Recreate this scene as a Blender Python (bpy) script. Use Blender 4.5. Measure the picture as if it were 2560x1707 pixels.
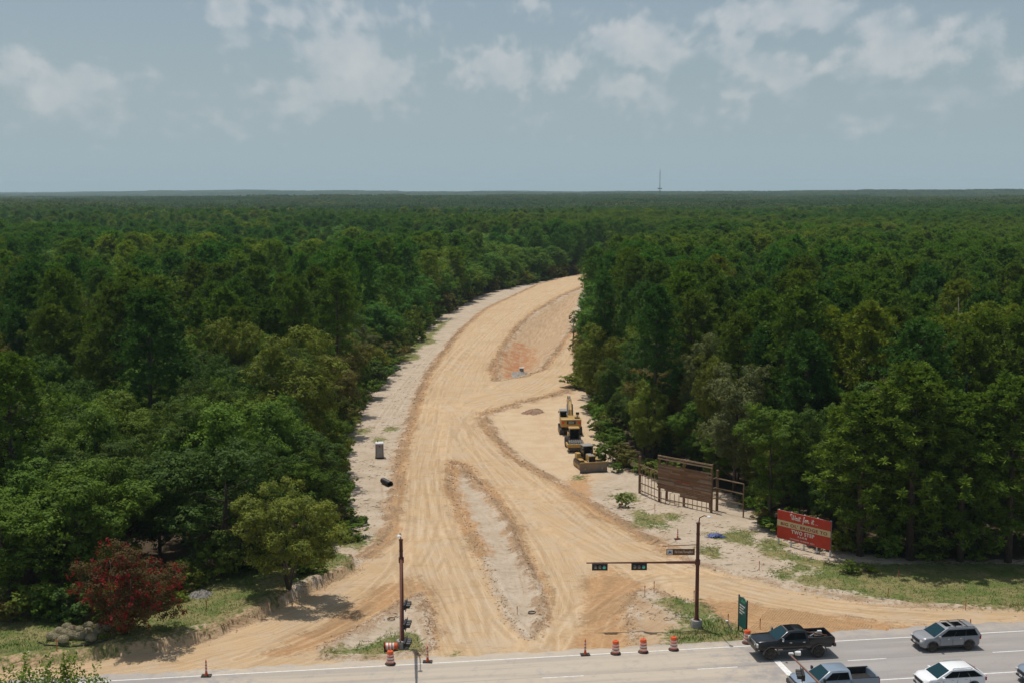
import bpy, math, random
import numpy as np
from mathutils import Vector, Matrix, Euler
PI = math.pi; R = math.radians
random.seed(7); rng = np.random.default_rng(7)
scene = bpy.context.scene
for o in list(bpy.data.objects): bpy.data.objects.remove(o)
# ------------------------------------------------------------------ camera
F = 3000.0; HC = 35.0; PITCH = R(7.13); ROLL = R(-0.09)
cam = bpy.data.cameras.new('camera'); camo = bpy.data.objects.new('camera', cam)
scene.collection.objects.link(camo); scene.camera = camo
cam.sensor_width = 36; cam.lens = F / 2560 * 36; cam.clip_start = 0.5; cam.clip_end = 60000
CM = Matrix.Rotation(PI / 2 - PITCH, 3, 'X') @ Matrix.Rotation(ROLL, 3, 'Z')
camo.location = (0, 0, HC); camo.rotation_euler = CM.to_euler()
# ------------------------------------------------------------------ sky, sun, exposure
SUNV = Vector((-0.165, 0.19, 1)).normalized()
sun_el = math.asin(SUNV.z); sun_az = math.atan2(SUNV.x, SUNV.y)
SKY_STRENGTH = 0.077
scene.view_settings.view_transform = 'Standard'; scene.view_settings.look = 'None'
scene.view_settings.exposure = 0.08; scene.view_settings.gamma = 1
sl = bpy.data.lights.new('sun', 'SUN'); sl.energy = 3.3; sl.angle = R(0.53); sl.color = (1, 0.955, 0.89)
slo = bpy.data.objects.new('sun', sl); scene.collection.objects.link(slo); slo.location = (0, 0, 200)
slo.rotation_euler = SUNV.to_track_quat('Z', 'Y').to_euler()
def raydir(px, py):
    return (CM @ Vector(((px - 1280) / F, -(py - 853.5) / F, -1))).normalized()
world = bpy.data.worlds.new('World'); scene.world = world; world.use_nodes = True
wn = world.node_tree.nodes; wl = world.node_tree.links; wn.clear()
def N(t, **kw):
    n = wn.new(t)
    for k, v in kw.items(): setattr(n, k, v)
    return n
def WM(op, a, b=None, c=None):
    n = N('ShaderNodeMath', operation=op)
    for i, v in enumerate((a, b, c)):
        if v is None: continue
        if isinstance(v, (int, float)): n.inputs[i].default_value = v
        else: wl.new(v, n.inputs[i])
    return n.outputs[0]
sky = N('ShaderNodeTexSky', sky_type='NISHITA', sun_disc=False, sun_elevation=sun_el, sun_rotation=sun_az)
sky.air_density = 1.0; sky.dust_density = 2.5; sky.ozone_density = 1.0
tc = N('ShaderNodeTexCoord'); sx = N('ShaderNodeSeparateXYZ'); wl.new(tc.outputs['Generated'], sx.inputs[0])
az = WM('ARCTAN2', sx.outputs[0], sx.outputs[1]); el = WM('ARCSINE', sx.outputs[2])
cmb = N('ShaderNodeCombineXYZ'); wl.new(az, cmb.inputs[0]); wl.new(el, cmb.inputs[1])
nz = N('ShaderNodeTexNoise'); nz.inputs['Scale'].default_value = 19; nz.inputs['Detail'].default_value = 12
nz.inputs['Roughness'].default_value = 0.58; wl.new(cmb.outputs[0], nz.inputs['Vector'])
nz2 = N('ShaderNodeTexNoise'); nz2.inputs['Scale'].default_value = 75; nz2.inputs['Detail'].default_value = 6
wl.new(cmb.outputs[0], nz2.inputs['Vector'])
CLOUDS = [(575,28,62,45,.75),(760,40,210,62,.5),(880,45,110,50,.55),(870,135,120,60,.85),(930,175,110,50,.85),(860,225,190,42,.6),
 (640,225,70,45,.6),(720,262,120,36,.5),(40,165,80,60,.45),(190,222,125,48,.75),(330,285,140,38,.35),(1245,160,95,52,.95),(1180,200,70,35,.6),
 (1400,180,100,52,.75),(1520,222,100,38,.65),(1610,100,105,52,1.0),(1650,135,100,35,.8),(1935,42,140,48,.95),(1830,120,60,42,.65),(1930,180,100,52,.75),
 (2050,175,38,32,.5),(2260,135,140,52,.85),(2200,50,85,48,.5),(2430,100,48,42,.45),(2540,185,85,55,.7),(2400,240,150,36,.4),
 (1820,238,110,26,.35),(1970,245,85,30,.45),(1385,35,60,26,.3),(1300,12,70,22,.35),(540,318,80,20,.2),(1700,290,150,30,.2),(2150,300,110,24,.25),
 (1010,270,120,24,.3),(1600,270,90,26,.3),(100,310,160,24,.2),(1300,300,60,30,.2)]
field = None
for cx, cy, rx, ry, s in CLOUDS:
    d = raydir(cx, cy); a0 = math.atan2(d.x, d.y); e0 = math.asin(d.z)
    vs = N('ShaderNodeVectorMath', operation='SUBTRACT'); wl.new(cmb.outputs[0], vs.inputs[0]); vs.inputs[1].default_value = (a0, e0, 0)
    vm = N('ShaderNodeVectorMath', operation='MULTIPLY'); wl.new(vs.outputs[0], vm.inputs[0]); vm.inputs[1].default_value = (F / rx * .8, F / ry * .8, 0)
    ln = N('ShaderNodeVectorMath', operation='LENGTH'); wl.new(vm.outputs[0], ln.inputs[0])
    q = WM('MULTIPLY', WM('SUBTRACT', 1.0, WM('MULTIPLY', ln.outputs['Value'], .8)), s)
    field = q if field is None else WM('SMOOTH_MAX', field, q, 0.12)
nn = WM('ADD', WM('MULTIPLY', WM('SUBTRACT', nz.outputs[0], 0.5), 2.1), WM('MULTIPLY', WM('SUBTRACT', nz2.outputs[0], 0.5), 0.7))
dens = WM('ADD', field, nn)
mr = N('ShaderNodeMapRange', interpolation_type='SMOOTHSTEP'); wl.new(dens, mr.inputs[0])
mr.inputs[1].default_value = 0.06; mr.inputs[2].default_value = 0.60; mr.inputs[3].default_value = 0; mr.inputs[4].default_value = 0.58
# thin veil of humid air low over the horizon
veil = N('ShaderNodeMapRange', interpolation_type='SMOOTHSTEP'); wl.new(el, veil.inputs[0])
veil.inputs[1].default_value = -0.02; veil.inputs[2].default_value = 0.17; veil.inputs[3].default_value = 0.9; veil.inputs[4].default_value = 0.30
mixv = N('ShaderNodeMix', data_type='RGBA'); wl.new(veil.outputs[0], mixv.inputs[0]); wl.new(sky.outputs[0], mixv.inputs[6])
mixv.inputs[7].default_value = (4.72, 6.15, 6.9, 1)
mixc = N('ShaderNodeMix', data_type='RGBA'); cfade = WM('MULTIPLY', mr.outputs[0], WM('SUBTRACT', 1.15, WM('MULTIPLY', veil.outputs[0], .72)))
wl.new(cfade, mixc.inputs[0]); wl.new(mixv.outputs[2], mixc.inputs[6])
ccol = N('ShaderNodeMix', data_type='RGBA'); nz3 = N('ShaderNodeTexNoise'); nz3.inputs['Scale'].default_value = 34; nz3.inputs['Detail'].default_value = 7; wl.new(cmb.outputs[0], nz3.inputs['Vector'])
cm_ = N('ShaderNodeMapRange'); wl.new(nz3.outputs[0], cm_.inputs[0]); cm_.inputs[1].default_value = .35; cm_.inputs[2].default_value = .68
wl.new(cm_.outputs[0], ccol.inputs[0]); ccol.inputs[6].default_value = (6.2, 6.8, 7.2, 1); ccol.inputs[7].default_value = (9.2, 9.0, 8.9, 1); wl.new(ccol.outputs[2], mixc.inputs[7])
bg = N('ShaderNodeBackground'); bg.inputs[1].default_value = SKY_STRENGTH; wl.new(mixc.outputs[2], bg.inputs[0])
wo = N('ShaderNodeOutputWorld'); wl.new(bg.outputs[0], wo.inputs[0])
scene.cycles.volume_bounces = 0; scene.cycles.max_bounces = 6; scene.cycles.diffuse_bounces = 2; scene.cycles.transparent_max_bounces = 8
# ------------------------------------------------------------------ helpers
def P(px, py, z=0.0):
    d = raydir(px, py); t = (HC - z) / -d.z
    return (d.x * t, d.y * t)
def PD(x, y): return P(x * 1.0884, y * 1.0884)
CI = CM.transposed()
def proj(x, y, z):
    v = CI @ Vector((x, y, z - HC)); return (1280 + F * v.x / -v.z, 853.5 - F * v.y / -v.z)
def Hpx(x, y, ty):        # height above the ground at (x,y) that shows at image row ty
    lo, hi = 0.0, 60.0
    for _ in range(40):
        m = (lo + hi) / 2
        if proj(x, y, m)[1] > ty: lo = m
        else: hi = m
    return lo
class Mat:
    def __init__(s, name, rough=0.8, base=(.5, .5, .5), metal=0.0, spec=0.3):
        s.m = bpy.data.materials.new(name); s.m.use_nodes = True
        s.t = s.m.node_tree; s.n = s.t.nodes; s.l = s.t.links
        s.b = s.n['Principled BSDF']; s.b.inputs['Roughness'].default_value = rough
        s.b.inputs['Base Color'].default_value = (*base, 1); s.b.inputs['Metallic'].default_value = metal
        s.b.inputs['Specular IOR Level'].default_value = spec
        s.tc = None
    def coord(s, w='Object'):
        if s.tc is None: s.tc = s.n.new('ShaderNodeTexCoord')
        return s.tc.outputs[w]
    def attr(s, name, out='Fac'):
        a = s.n.new('ShaderNodeAttribute'); a.attribute_name = name; return a.outputs[out]
    def math(s, op, a, b=None, c=None, clamp=False):
        n = s.n.new('ShaderNodeMath'); n.operation = op; n.use_clamp = clamp
        for i, v in enumerate((a, b, c)):
            if v is None: continue
            if isinstance(v, (int, float)): n.inputs[i].default_value = v
            else: s.l.new(v, n.inputs[i])
        return n.outputs[0]
    def noise(s, vec, scale, detail=5, rough=0.55, stretch=None):
        if stretch:
            m = s.n.new('ShaderNodeMapping'); m.inputs['Scale'].default_value = stretch; s.l.new(vec, m.inputs[0]); vec = m.outputs[0]
        n = s.n.new('ShaderNodeTexNoise'); n.inputs['Scale'].default_value = scale
        n.inputs['Detail'].default_value = detail; n.inputs['Roughness'].default_value = rough
        s.l.new(vec, n.inputs['Vector']); return n.outputs[0]
    def ramp(s, v, a, b, lo=0.0, hi=1.0):
        n = s.n.new('ShaderNodeMapRange'); n.interpolation_type = 'SMOOTHSTEP'
        s.l.new(v, n.inputs[0])
        for i, q in enumerate((a, b, lo, hi)): n.inputs[i + 1].default_value = q
        return n.outputs[0]
    def mix(s, f, a, b, mode='MIX'):
        n = s.n.new('ShaderNodeMix'); n.data_type = 'RGBA'; n.blend_type = mode
        for i, v in ((0, f), (6, a), (7, b)):
            if isinstance(v, tuple): n.inputs[i].default_value = (*v, 1)
            elif isinstance(v, (int, float)): n.inputs[i].default_value = v
            else: s.l.new(v, n.inputs[i])
        return n.outputs[2]
    def color(s, c): s.l.new(c, s.b.inputs['Base Color'])
    def bump(s, h, strength=0.5, dist=0.05):
        n = s.n.new('ShaderNodeBump'); n.inputs['Strength'].default_value = strength; n.inputs['Distance'].default_value = dist
        s.l.new(h, n.inputs['Height']); s.l.new(n.outputs[0], s.b.inputs['Normal'])
def varied(name, c1, c2, rough=0.7, scale=3.0, metal=0.0, spec=0.3, stretch=None, bump=0.0, lo=.35, hi=.65):
    m = Mat(name, rough, c1, metal, spec)
    n = m.noise(m.coord(), scale, 6, .6, stretch); m.color(m.mix(m.ramp(n, lo, hi), c1, c2))
    if bump: m.bump(n, bump, 0.03)
    return m.m
def paint(name, c, rough=0.25, dust=(.42, .34, .25), amt=.25):
    m = Mat(name, rough, c, 0.0, 0.5); m.b.inputs['Coat Weight'].default_value = 0.35; m.b.inputs['Coat Roughness'].default_value = 0.08
    n = m.noise(m.coord(), 2.2, 6, .65); z = m.n.new('ShaderNodeSeparateXYZ'); m.l.new(m.coord(), z.inputs[0])
    low = m.ramp(z.outputs[2], .3, 1.0, 1.0, .12)
    m.color(m.mix(m.math('MULTIPLY', m.math('MULTIPLY', low, m.ramp(n, .3, .75)), amt), c, dust)); return m.m
def bm_box(V, Fc, c, s, rot=None, taper=1.0):
    i = len(V)
    for dz in (-1, 1):
        k = taper if dz > 0 else 1
        for dx, dy in ((-1, -1), (1, -1), (1, 1), (-1, 1)):
            v = Vector((dx * s[0] / 2 * k, dy * s[1] / 2 * k, dz * s[2] / 2))
            if rot is not None: v = rot @ v
            V.append((v.x + c[0], v.y + c[1], v.z + c[2]))
    for f in ((3, 2, 1, 0), (4, 5, 6, 7), (0, 1, 5, 4), (1, 2, 6, 5), (2, 3, 7, 6), (3, 0, 4, 7)): Fc.append(tuple(i + q for q in f))
class MB:
    def __init__(s): s.V = []; s.F = []
    def box(s, c, sz, rot=None, taper=1.0): bm_box(s.V, s.F, c, sz, rot, taper); return s
    def tube(s, pts, rad, seg=8, cap=True):
        pts = [Vector(p) for p in pts]
        if isinstance(rad, (int, float)): rad = [rad] * len(pts)
        i0 = len(s.V); up = None
        for k, p in enumerate(pts):
            t = (pts[min(k + 1, len(pts) - 1)] - pts[max(k - 1, 0)]).normalized()
            if up is None: up = Vector((0, 0, 1)) if abs(t.z) < .9 else Vector((1, 0, 0))
            a = t.cross(up).normalized(); b = a.cross(t); up = b
            for q in range(seg):
                an = 2 * PI * q / seg; v = p + (a * math.cos(an) + b * math.sin(an)) * rad[k]; s.V.append(tuple(v))
        for k in range(len(pts) - 1):
            for q in range(seg):
                a = i0 + k * seg + q; b = i0 + k * seg + (q + 1) % seg; s.F.append((a, b, b + seg, a + seg))
        if cap:
            s.F.append(tuple(i0 + q for q in range(seg))[::-1]); e = i0 + (len(pts) - 1) * seg; s.F.append(tuple(e + q for q in range(seg)))
        return s
    def lathe(s, prof, c=(0, 0, 0), axis='Z', seg=20):      # prof: (radius, height)
        i0 = len(s.V)
        for r_, h in prof:
            for q in range(seg):
                an = 2 * PI * q / seg; a, b = r_ * math.cos(an), r_ * math.sin(an)
                v = {'Z': (a, b, h), 'Y': (b, h, a), 'X': (h, a, b)}[axis]
                s.V.append((v[0] + c[0], v[1] + c[1], v[2] + c[2]))
        for k in range(len(prof) - 1):
            for q in range(seg):
                a = i0 + k * seg + q; b = i0 + k * seg + (q + 1) % seg; s.F.append((a, b, b + seg, a + seg))
        s.F.append(tuple(i0 + q for q in range(seg))[::-1]); e = i0 + (len(prof) - 1) * seg; s.F.append(tuple(e + q for q in range(seg)))
        return s
    def poly(s, pts, flip=False):
        i = len(s.V); s.V += [tuple(p) for p in pts]; f = tuple(range(i, i + len(pts))); s.F.append(f[::-1] if flip else f); return s
    def prism(s, prof, y0, y1):                              # prof in XZ, extruded along Y
        i = len(s.V); n = len(prof)
        for y in (y0, y1): s.V += [(x, y, z) for x, z in prof]
        s.F.append(tuple(range(i, i + n))); s.F.append(tuple(range(i + n, i + 2 * n))[::-1])
        for k in range(n):
            a = i + k; b = i + (k + 1) % n; s.F.append((a, a + n, b + n, b))
        return s
    def build(s, name, mat, parent=None, loc=(0, 0, 0), rot=None, bevel=0.0, smooth=40, fix=True):
        me = bpy.data.meshes.new(name); me.from_pydata(s.V, [], s.F)
        if fix:
            import bmesh
            b = bmesh.new(); b.from_mesh(me); bmesh.ops.recalc_face_normals(b, faces=b.faces)
            if bevel: 
                es = [e for e in b.edges if len(e.link_faces) == 2 and e.calc_face_angle(0) > .5]
                bmesh.ops.bevel(b, geom=es, offset=bevel, segments=2, affect='EDGES', profile=.6, clamp_overlap=True)
            b.to_mesh(me); b.free()
        if smooth: 
            me.shade_smooth(); me.set_sharp_from_angle(angle=R(smooth))
        me.materials.append(mat)
        o = bpy.data.objects.new(name, me); scene.collection.objects.link(o); o.location = loc
        if rot is not None: o.rotation_euler = rot
        if parent is not None: o.parent = parent
        return o
def tag(o, label=None, cat=None, group=None, kind=None):
    if label: o['label'] = label
    if cat: o['category'] = cat
    if group: o['group'] = group
    if kind: o['kind'] = kind
    return o
def thing(name, label, cat, loc=(0, 0, 0), rz=0.0, group=None):
    o = bpy.data.objects.new(name, None); scene.collection.objects.link(o); o.location = loc; o.rotation_euler = (0, 0, rz)
    o.empty_display_size = .3
    return tag(o, label, cat, group)
def dup(root, loc, rz, label, group=None, scale=None, rot=None):
    def cp(o, par):
        c = o.copy(); scene.collection.objects.link(c)
        if par is not None: c.parent = par
        for ch in KIDS.get(o.name, []): 
            k = cp(ch, c); KIDS.setdefault(c.name, []).append(k)
        return c
    if root.name not in KIDS: index_kids(root)
    c = cp(root, None); c.location = loc; c.rotation_euler = rot if rot is not None else (0, 0, rz); c['label'] = label
    if group: c['group'] = group
    if scale: c.scale = scale if isinstance(scale, tuple) else (scale,) * 3
    return c
KIDS = {}
def index_kids(o):
    KIDS[o.name] = list(o.children)
    for ch in o.children: index_kids(ch)
def npmesh(name, V, Q, mat=None, smooth=False):
    me = bpy.data.meshes.new(name); V = np.asarray(V, np.float32); Q = np.asarray(Q, np.int32); k = Q.shape[1]
    me.vertices.add(len(V)); me.vertices.foreach_set('co', V.ravel()); me.loops.add(Q.size); me.loops.foreach_set('vertex_index', Q.ravel())
    me.polygons.add(len(Q)); me.polygons.foreach_set('loop_start', np.arange(0, Q.size, k, dtype=np.int32))
    if hasattr(me.polygons[0], 'loop_total'):
        try: me.polygons.foreach_set('loop_total', np.full(len(Q), k, np.int32))
        except Exception: pass
    me.polygons.foreach_set('use_smooth', np.full(len(Q), smooth)); me.update(calc_edges=True); me.validate()
    if mat: me.materials.append(mat)
    return me
def link(name, me, parent=None, loc=(0, 0, 0)):
    o = bpy.data.objects.new(name, me); scene.collection.objects.link(o); o.location = loc
    if parent is not None: o.parent = parent
    return o
def sdf(X, Y, poly):                                         # signed distance, positive inside
    X = np.asarray(X, float); Y = np.asarray(Y, float); d = np.full(X.shape, 1e18); ins = np.zeros(X.shape, bool)
    n = len(poly)
    for i in range(n):
        x0, y0 = poly[i]; x1, y1 = poly[(i + 1) % n]; ex, ey = x1 - x0, y1 - y0
        t = np.clip(((X - x0) * ex + (Y - y0) * ey) / (ex * ex + ey * ey + 1e-12), 0, 1)
        d = np.minimum(d, (X - x0 - t * ex) ** 2 + (Y - y0 - t * ey) ** 2)
        c = ((y0 > Y) != (y1 > Y)); xx = x0 + (Y - y0) * ex / (ey if abs(ey) > 1e-9 else 1e-9)
        ins ^= c & (X < xx)
    return np.where(ins, 1, -1) * np.sqrt(d)
def S(x): x = np.clip(x, 0, 1); return x * x * (3 - 2 * x)
def DP(l): return [PD(*p) for p in l]
def SP(l): return [P(*p) for p in l]
# ------------------------------------------------------------------ plan of the place (ground outlines, metres)
CLEAR = SP([(0,1590),(110,1572),(250,1575),(340,1560),(430,1515),(520,1470),(640,1442),(770,1420),(850,1330),(842,1250),(850,1180),(858,1090),(900,1010),(945,950),
 (985,905),(1025,860),(1090,800),(1175,750),(1250,725),(1330,708),(1385,697),(1440,688),(1480,680),(1520,672),(1700,664),(2000,657),
 (2000,668),(1700,690),(1580,712),(1520,738),(1482,775),(1462,830),(1456,900),(1458,960),(1475,1010),(1500,1070),(1530,1140),(1560,1180),(1620,1190),
 (1700,1205),(1800,1235),(1880,1275),(1930,1325),(1990,1345),(2090,1372),(2200,1392),(2400,1403),(2800,1400),(3300,1392)]) + [(250, 120), (400, 10), (-400, 10), (-300, 84), (-60, 93)]
LANE = DP([(1360,626),(1300,637),(1235,655),(1160,690),(1110,715),(1060,760),(1020,810),(985,860),(965,910),(950,960),(935,1010),(920,1050),(915,1110),(905,1170),
 (900,1215),(870,1255),(820,1300),(740,1345),(650,1385),(590,1415),(520,1440),(470,1462),(380,1482),(250,1500),(100,1512),(-300,1540)]) + [(-60, 60), (80, 60), (80, 100)] + \
 DP([(2352,1402),(2150,1397),(2000,1385),(1900,1370),(1800,1350),(1700,1322),(1600,1300),(1530,1262),(1460,1222),(1400,1190),(1350,1155),(1290,1120),(1240,1090),
 (1170,1045),(1130,1000),(1105,955),(1200,925),(1290,905),(1333,870),(1330,800),(1322,750),(1300,780),(1250,850),(1200,868),(1140,878),(1130,850),(1155,800),(1190,750),(1230,715),
 (1290,680),(1350,655),(1420,640),(1700,624),(1700,612),(1420,618)])
MEDIAN = DP([(1040,1065),(1062,1070),(1100,1110),(1150,1160),(1180,1210),(1200,1260),(1225,1310),(1250,1370),(1256,1410),(1244,1440),(1222,1468),(1198,1462),(1165,1420),(1142,1370),(1120,1310),(1088,1240),(1058,1180),(1034,1120)])
ISL_L = DP([(735,1492),(790,1460),(860,1420),(930,1378),(965,1362),(988,1400),(992,1450),(995,1490),(960,1503),(880,1514),(800,1520),(735,1512)])
ISL_R = DP([(1452,1362),(1500,1352),(1560,1376),(1620,1386),(1665,1425),(1720,1455),(1705,1470),(1600,1484),(1500,1492),(1455,1478),(1440,1420)])
DEP = DP([(1345,662),(1330,690),(1318,735),(1290,790),(1250,845),(1200,866),(1142,876),(1132,850),(1157,802),(1192,752),(1232,718),(1292,684)])
ORANGE = [DP(l) for l in ([(1340,1330),(1400,1300),(1480,1345),(1440,1400),(1450,1478),(1390,1512),(1300,1505),(1345,1420)],
 [(1560,1385),(1640,1375),(1800,1398),(2000,1425),(2120,1440),(2080,1462),(1730,1468),(1660,1430)],
 [(600,1505),(760,1420),(880,1340),(950,1325),(975,1350),(930,1375),(790,1455),(735,1490),(650,1505)],
 [(1290,1120),(1350,1085),(1360,1150),(1420,1195),(1400,1205),(1300,1150)], [(985,1350),(1000,1400),(1010,1490),(990,1480),(980,1400)],
 [(1180,1180),(1215,1260),(1270,1370),(1268,1420),(1250,1430),(1250,1370),(1190,1250)])]
RED = DP([(1145,860),(1155,815),(1190,782),(1228,790),(1225,835),(1190,862)])
GRASS = [([P(x * 1.0884, y * 1.0884, .75) for x, y in l] if l[0] == (-300,1570) else DP(l)) for l in ([(1735,1240),(1800,1262),(1900,1290),(2100,1290),(2352,1290),(2700,1285),(2700,1402),(2352,1400),(2200,1394),(2060,1382),(1900,1352),(1850,1325),(1870,1300),(1790,1285),(1740,1262)],
 [(1500,1378),(1560,1374),(1620,1385),(1665,1425),(1725,1452),(1720,1474),(1600,1482),(1530,1484),(1525,1450),(1570,1440),(1550,1400)],
 [(745,1498),(850,1470),(915,1448),(950,1445),(978,1470),(968,1494),(900,1500),(760,1508)],
 [(-300,1570),(0,1512),(150,1500),(280,1482),(440,1450),(560,1405),(640,1372),(740,1318),(818,1292),(808,1276),(740,1240),(600,1255),(450,1320),(300,1390),(100,1410),(-300,1420)],
 [(1620,1220),(1700,1220),(1760,1262),(1700,1250),(1640,1238)], [(900,830),(960,780),(1010,745),(1040,730),(1000,770),(945,820)])]
TERR = [P(x * 1.0884, y * 1.0884, .75) for x, y in ([(-300,1520),(0,1512),(150,1500),(280,1484),(390,1466),(470,1448),(520,1428),(590,1402),(640,1374),(740,1330),(815,1294),(808,1270),(760,1262),(600,1280),(300,1400),(-300,1440)])]
SPOTS = [PD(x, y) + (r_,) for x, y, r_ in ((1438,1140,1.6),(1490,1195,1.9),(1520,1205,1.2),(1475,1178,.9),(1630,1265,1.3),(1800,1320,1.2),(1840,1305,1.3),(1545,1187,1.0),(1700,1228,1.6),
 (900,985,1.2),(870,1010,1.0),(830,990,1.4),(1000,742,3),(965,785,4),(925,820,4),(1330,1095,.8),(820,1240,1.6),(1860,1330,1.2),(1905,1235,1.2),(1045,1500,.5),(1775,1250,1.5))]
PATHS = [SP(l) for l in ([(1500,678),(1420,700),(1330,735),(1260,790),(1200,860),(1150,940),(1110,1020),(1070,1100),(1050,1200),(1060,1320),(1100,1440),(1150,1540),(1200,1640)],
 [(1110,1020),(1150,1120),(1250,1230),(1380,1310),(1520,1380),(1700,1440),(1950,1490),(2200,1530),(2560,1545),(3000,1550)],
 [(1060,1320),(960,1400),(820,1480),(640,1560),(400,1620),(0,1670),(-300,1700)], [(1250,1230),(1370,1370),(1410,1480),(1390,1580),(1330,1650)],
 [(1440,860),(1400,930),(1300,985),(1180,1010)], [(1360,1600),(1500,1530),(1600,1450),(1700,1425)])]
def wav(x, y, s, k=0):
    return (np.sin(x / s * 1.3 + 1.7 + k) * np.cos(y / s * 1.1 + .6 * k) + .5 * np.sin(x / s * 2.9 + y / s * 2.1 + k) + .25 * np.sin(x / s * 6.1 - y / s * 5.3 + 2 * k)) / 1.75
def lane_sdf(x, y):
    l = sdf(x, y, LANE)
    for p in (MEDIAN, ISL_L, ISL_R): l = np.minimum(l, -sdf(x, y, p))
    return l
RA = P(640, 1682); RB = P(2560, 1577); RANG = math.atan2(RB[1] - RA[1], RB[0] - RA[0])
RT = (math.cos(RANG), math.sin(RANG)); RN = (-RT[1], RT[0])      # along / away from the camera
MA, MBp = PD(1045, 1075), PD(1205, 1462)
def med_right(x, y):      # 1 on the right-hand side of the median, 0 on its left
    t = ((x - MA[0]) * (MBp[1] - MA[1]) - (y - MA[1]) * (MBp[0] - MA[0])) / math.hypot(MBp[0] - MA[0], MBp[1] - MA[1]); return np.clip(-t * .8 + .35, 0, 1)
def rv(x, y): return (x - RA[0]) * RN[0] + (y - RA[1]) * RN[1]  # distance beyond the white edge line
def hz(x, y, fine=True):
    x = np.asarray(x, float); y = np.asarray(y, float)
    z = np.zeros(np.broadcast(x, y).shape)
    near = (y < 640) & (y > 60) & (np.abs(x) < 260)
    if near.any():
        xs, ys = x[near], y[near]; l = lane_sdf(xs, ys); c = sdf(xs, ys, CLEAR); v = rv(xs, ys)
        w = .05 * wav(xs, ys, 3.1) + .04 * wav(xs, ys, 1.1, 2)
        q = .75 * S(sdf(xs, ys, TERR) / .3 + .3 + 1.1 * wav(xs, ys, 1.4)) * S((xs + 70) / 20)
        q = q - 1.3 * S(sdf(xs, ys, DEP) / 6) + .35 * S((l + .6) / 1.6) * S((ys - 118) / 25)
        bm = np.exp(-((l + .55 + .2 * wav(xs, ys, 1.3)) / .55) ** 2) * (.2 + .16 * wav(xs, ys, .8, 3)) * S((c - .5) / 2)
        m = sdf(xs, ys, MEDIAN); bm = bm + .22 * med_right(xs, ys) * np.exp(-((m - .5) / .45) ** 2) * (.6 + .5 * wav(xs, ys, .7, 1))
        z[near] = (w + q + bm) * S((v - .9) / 1.6)
    z += 7 * wav(x, y, 520) * S((y - 650) / 700) + 24 * wav(x, y, 1900, 1) * S((y - 2500) / 3000)
    return z if z.shape else float(z)
def gz(x, y): return float(hz(np.array([x]), np.array([y]))[0])
def PG(px, py):
    z = 0.0
    for _ in range(4): x, y = P(px, py, z); z = max(gz(x, y), 0) if y < 700 else 0
    return x, y, z
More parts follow.
